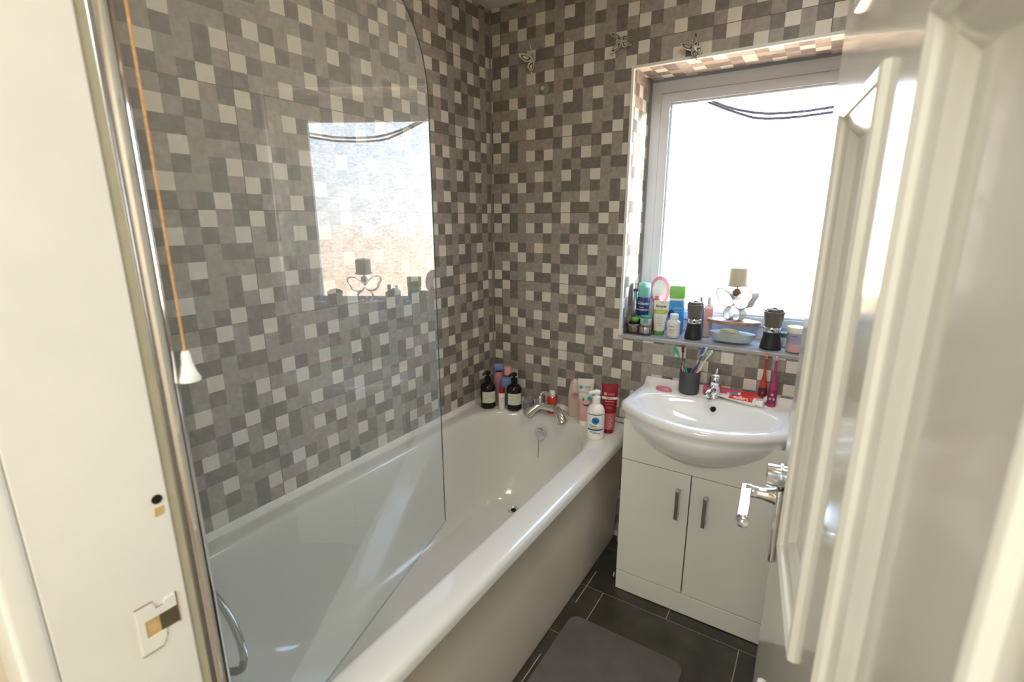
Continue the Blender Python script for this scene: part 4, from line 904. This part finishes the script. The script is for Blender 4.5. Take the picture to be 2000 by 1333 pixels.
def jar_front(x, z):
    f = z / .072; w_ = .078 + .0145 * f; d_ = .0392 + .0098 * f; return -d_ * max(0, 1 - (abs(x) / w_) ** 2.1) ** .56 - .0010
vs = [(0, jar_front(0, .046), .046)] + [(.036 * math.cos(2 * PI * i / n) - .004, jar_front(.036 * math.cos(2 * PI * i / n) - .004, .046 + .017 * math.sin(2 * PI * i / n)), .046 + .017 * math.sin(2 * PI * i / n)) for i in range(n)]
m.add(vs, [(0, i, i % n + 1) for i in range(1, n + 1)]); lb = m.build('oval_label', mat('pale_yellow_label', '#dcdcc0', .6), cj)
bars(lb, INKG, [(-.004, .044, .046, .0030), (-.004, .037, .034, .0014)], 0, jar_front(-.004, .05) - .0006)
m = MB(); m.add([(-.004 + .0028 * math.cos(2 * PI * i / 12), -.0472, .054 + .0036 * math.sin(2 * PI * i / 12)) for i in range(12)], [tuple(range(12))]); m.build('printed_mark', INK, lb, smooth=False)
# butterfly candle holder standing on the lid
ZH = ZS + .0882
ch = thing('candle_holder', 'white metal butterfly candle holder standing on the wooden jar lid', 'candle holder', (1.058, .100, ZH), -.48)
WM = mat('white_metal_band', '#c4c4c0', .25, var=.03)
def arc(c): return [(q[0], q[2]) for q in spline([(a, 0, b) for a, b in c], 7)]
for sd in (-1, 1):
    up = [(0, .078), (.018, .098), (.045, .116), (.070, .116), (.078, .100), (.066, .080), (.058, .060), (.034, .050), (.010, .054)]
    lo = [(.010, .054), (.028, .044), (.036, .026), (.030, .008), (.016, .002), (.006, .012), (.012, .026)]
    m = MB(); m.strip(arc([(a * sd, b) for a, b in up]), -.019, .019, .0028); m.build('wing_band', WM, ch, angle=60)
    m = MB(); m.strip(arc([(a * sd, b) for a, b in lo]), -.019, .019, .0028); m.build('foot_curl', WM, ch, angle=60)
m = MB(); m.strip([(-.011, .054), (0, .068), (.011, .054)], -.014, .014, .0016); m.build('body_band', WM, ch)
m = MB(); m.lathe([(0, .090), (.009, .093), (.0145, .100), (.016, .106), (.0145, .113), (.009, .119), (0, .122)], 24); m.build('ball', mat('brown_wood_ball', '#8c6c4c', .45), ch)
m = MB(); m.tube([(0, 0, .076), (0, 0, .131)], .0025, 10); m.lathe([(0, .129), (.030, .129), (.042, .1335), (.0425, .1350), (.030, .1325), (0, .1325)], 32); m.build('drip_plate', WM, ch)
t = thing('pillar_candle', 'short ivory pillar candle on the butterfly holder at the window', 'candle', (1.058, .100, ZH + .1330))
m = MB(); m.lathe([(0, 0), (.0335, 0), (.0350, .002), (.0345, .060), (.0330, .066), (.028, .068), (.020, .0665), (0, .066)], 36); m.build('wax', mat('ivory_wax', '#ddd6c0', .5, var=.03, sub=.3), t)
m = MB(); m.tube([(0, 0, .064), (.0005, 0, .072)], .0009, 6); m.build('wick', INK, t)
# pink pot, green jar, green bottle by the door
t = thing('clear_pot', 'clear pot of pink cream with white lid on the sill by the door', 'pot', (1.272, .068, ZS), face(1.272, .068))
m = MB(); m.lathe([(0, 0), (.0265, 0), (.028, .003), (.0285, .070), (0, .070)], 32, cap=False); bd = m.build('pot', mat('lilac_pot_plastic', '#cdc8e0', .15, trans=.3, var=.04), t)
m = MB(); m.lathe([(.0270, .001), (.0288, .003), (.0289, .028), (.0285, .031), (.0, .031)], 32, cap=False); m.build('cream', mat('pink_cream', '#dcb2b8', .35), t)
m = MB(); m.lathe([(0, .070), (.0300, .070), (.0305, .073), (.0305, .088), (.029, .091), (0, .0915)], 32); m.build('lid', WHITEP, t)
bars(bd, mat('violet_ink', '#8873a8', .5), [(-.006, .060, .024, .005), (-.006, .050, .018, .0016)], .0286)
t = thing('green_lid_jar', 'little jar with dark green lid between right grinder and clear pot', 'jar', (1.236, .132, ZS), 0)
m = MB(); m.lathe([(0, 0), (.018, 0), (.019, .003), (.019, .034), (.017, .037), (0, .037)], 28); m.build('body', mat('pale_grey_glass', '#aeb4b4', .15, var=.3, scale=60), t)
m = MB(); m.lathe([(0, .037), (.019, .037), (.019, .052), (.017, .054), (0, .054)], 28); m.build('lid', mat('dark_green_lid', '#4c6a55', .4), t)
t = thing('green_bottle', 'tall green bottle on the sill half hidden by the door', 'bottle', (1.304, .140, ZS), face(1.304, .14))
m = MB(); m.rbox(-.017, .017, -.014, .014, 0, .150, .005); m.build('body', mat('sea_green_plastic', '#7fae99', .2, var=.06), t)
m = MB(); m.rbox(-.0165, .0165, -.0135, .0135, .150, .215, .004); m.build('cap', mat('sage_cap', '#8fa58c', .35), t)
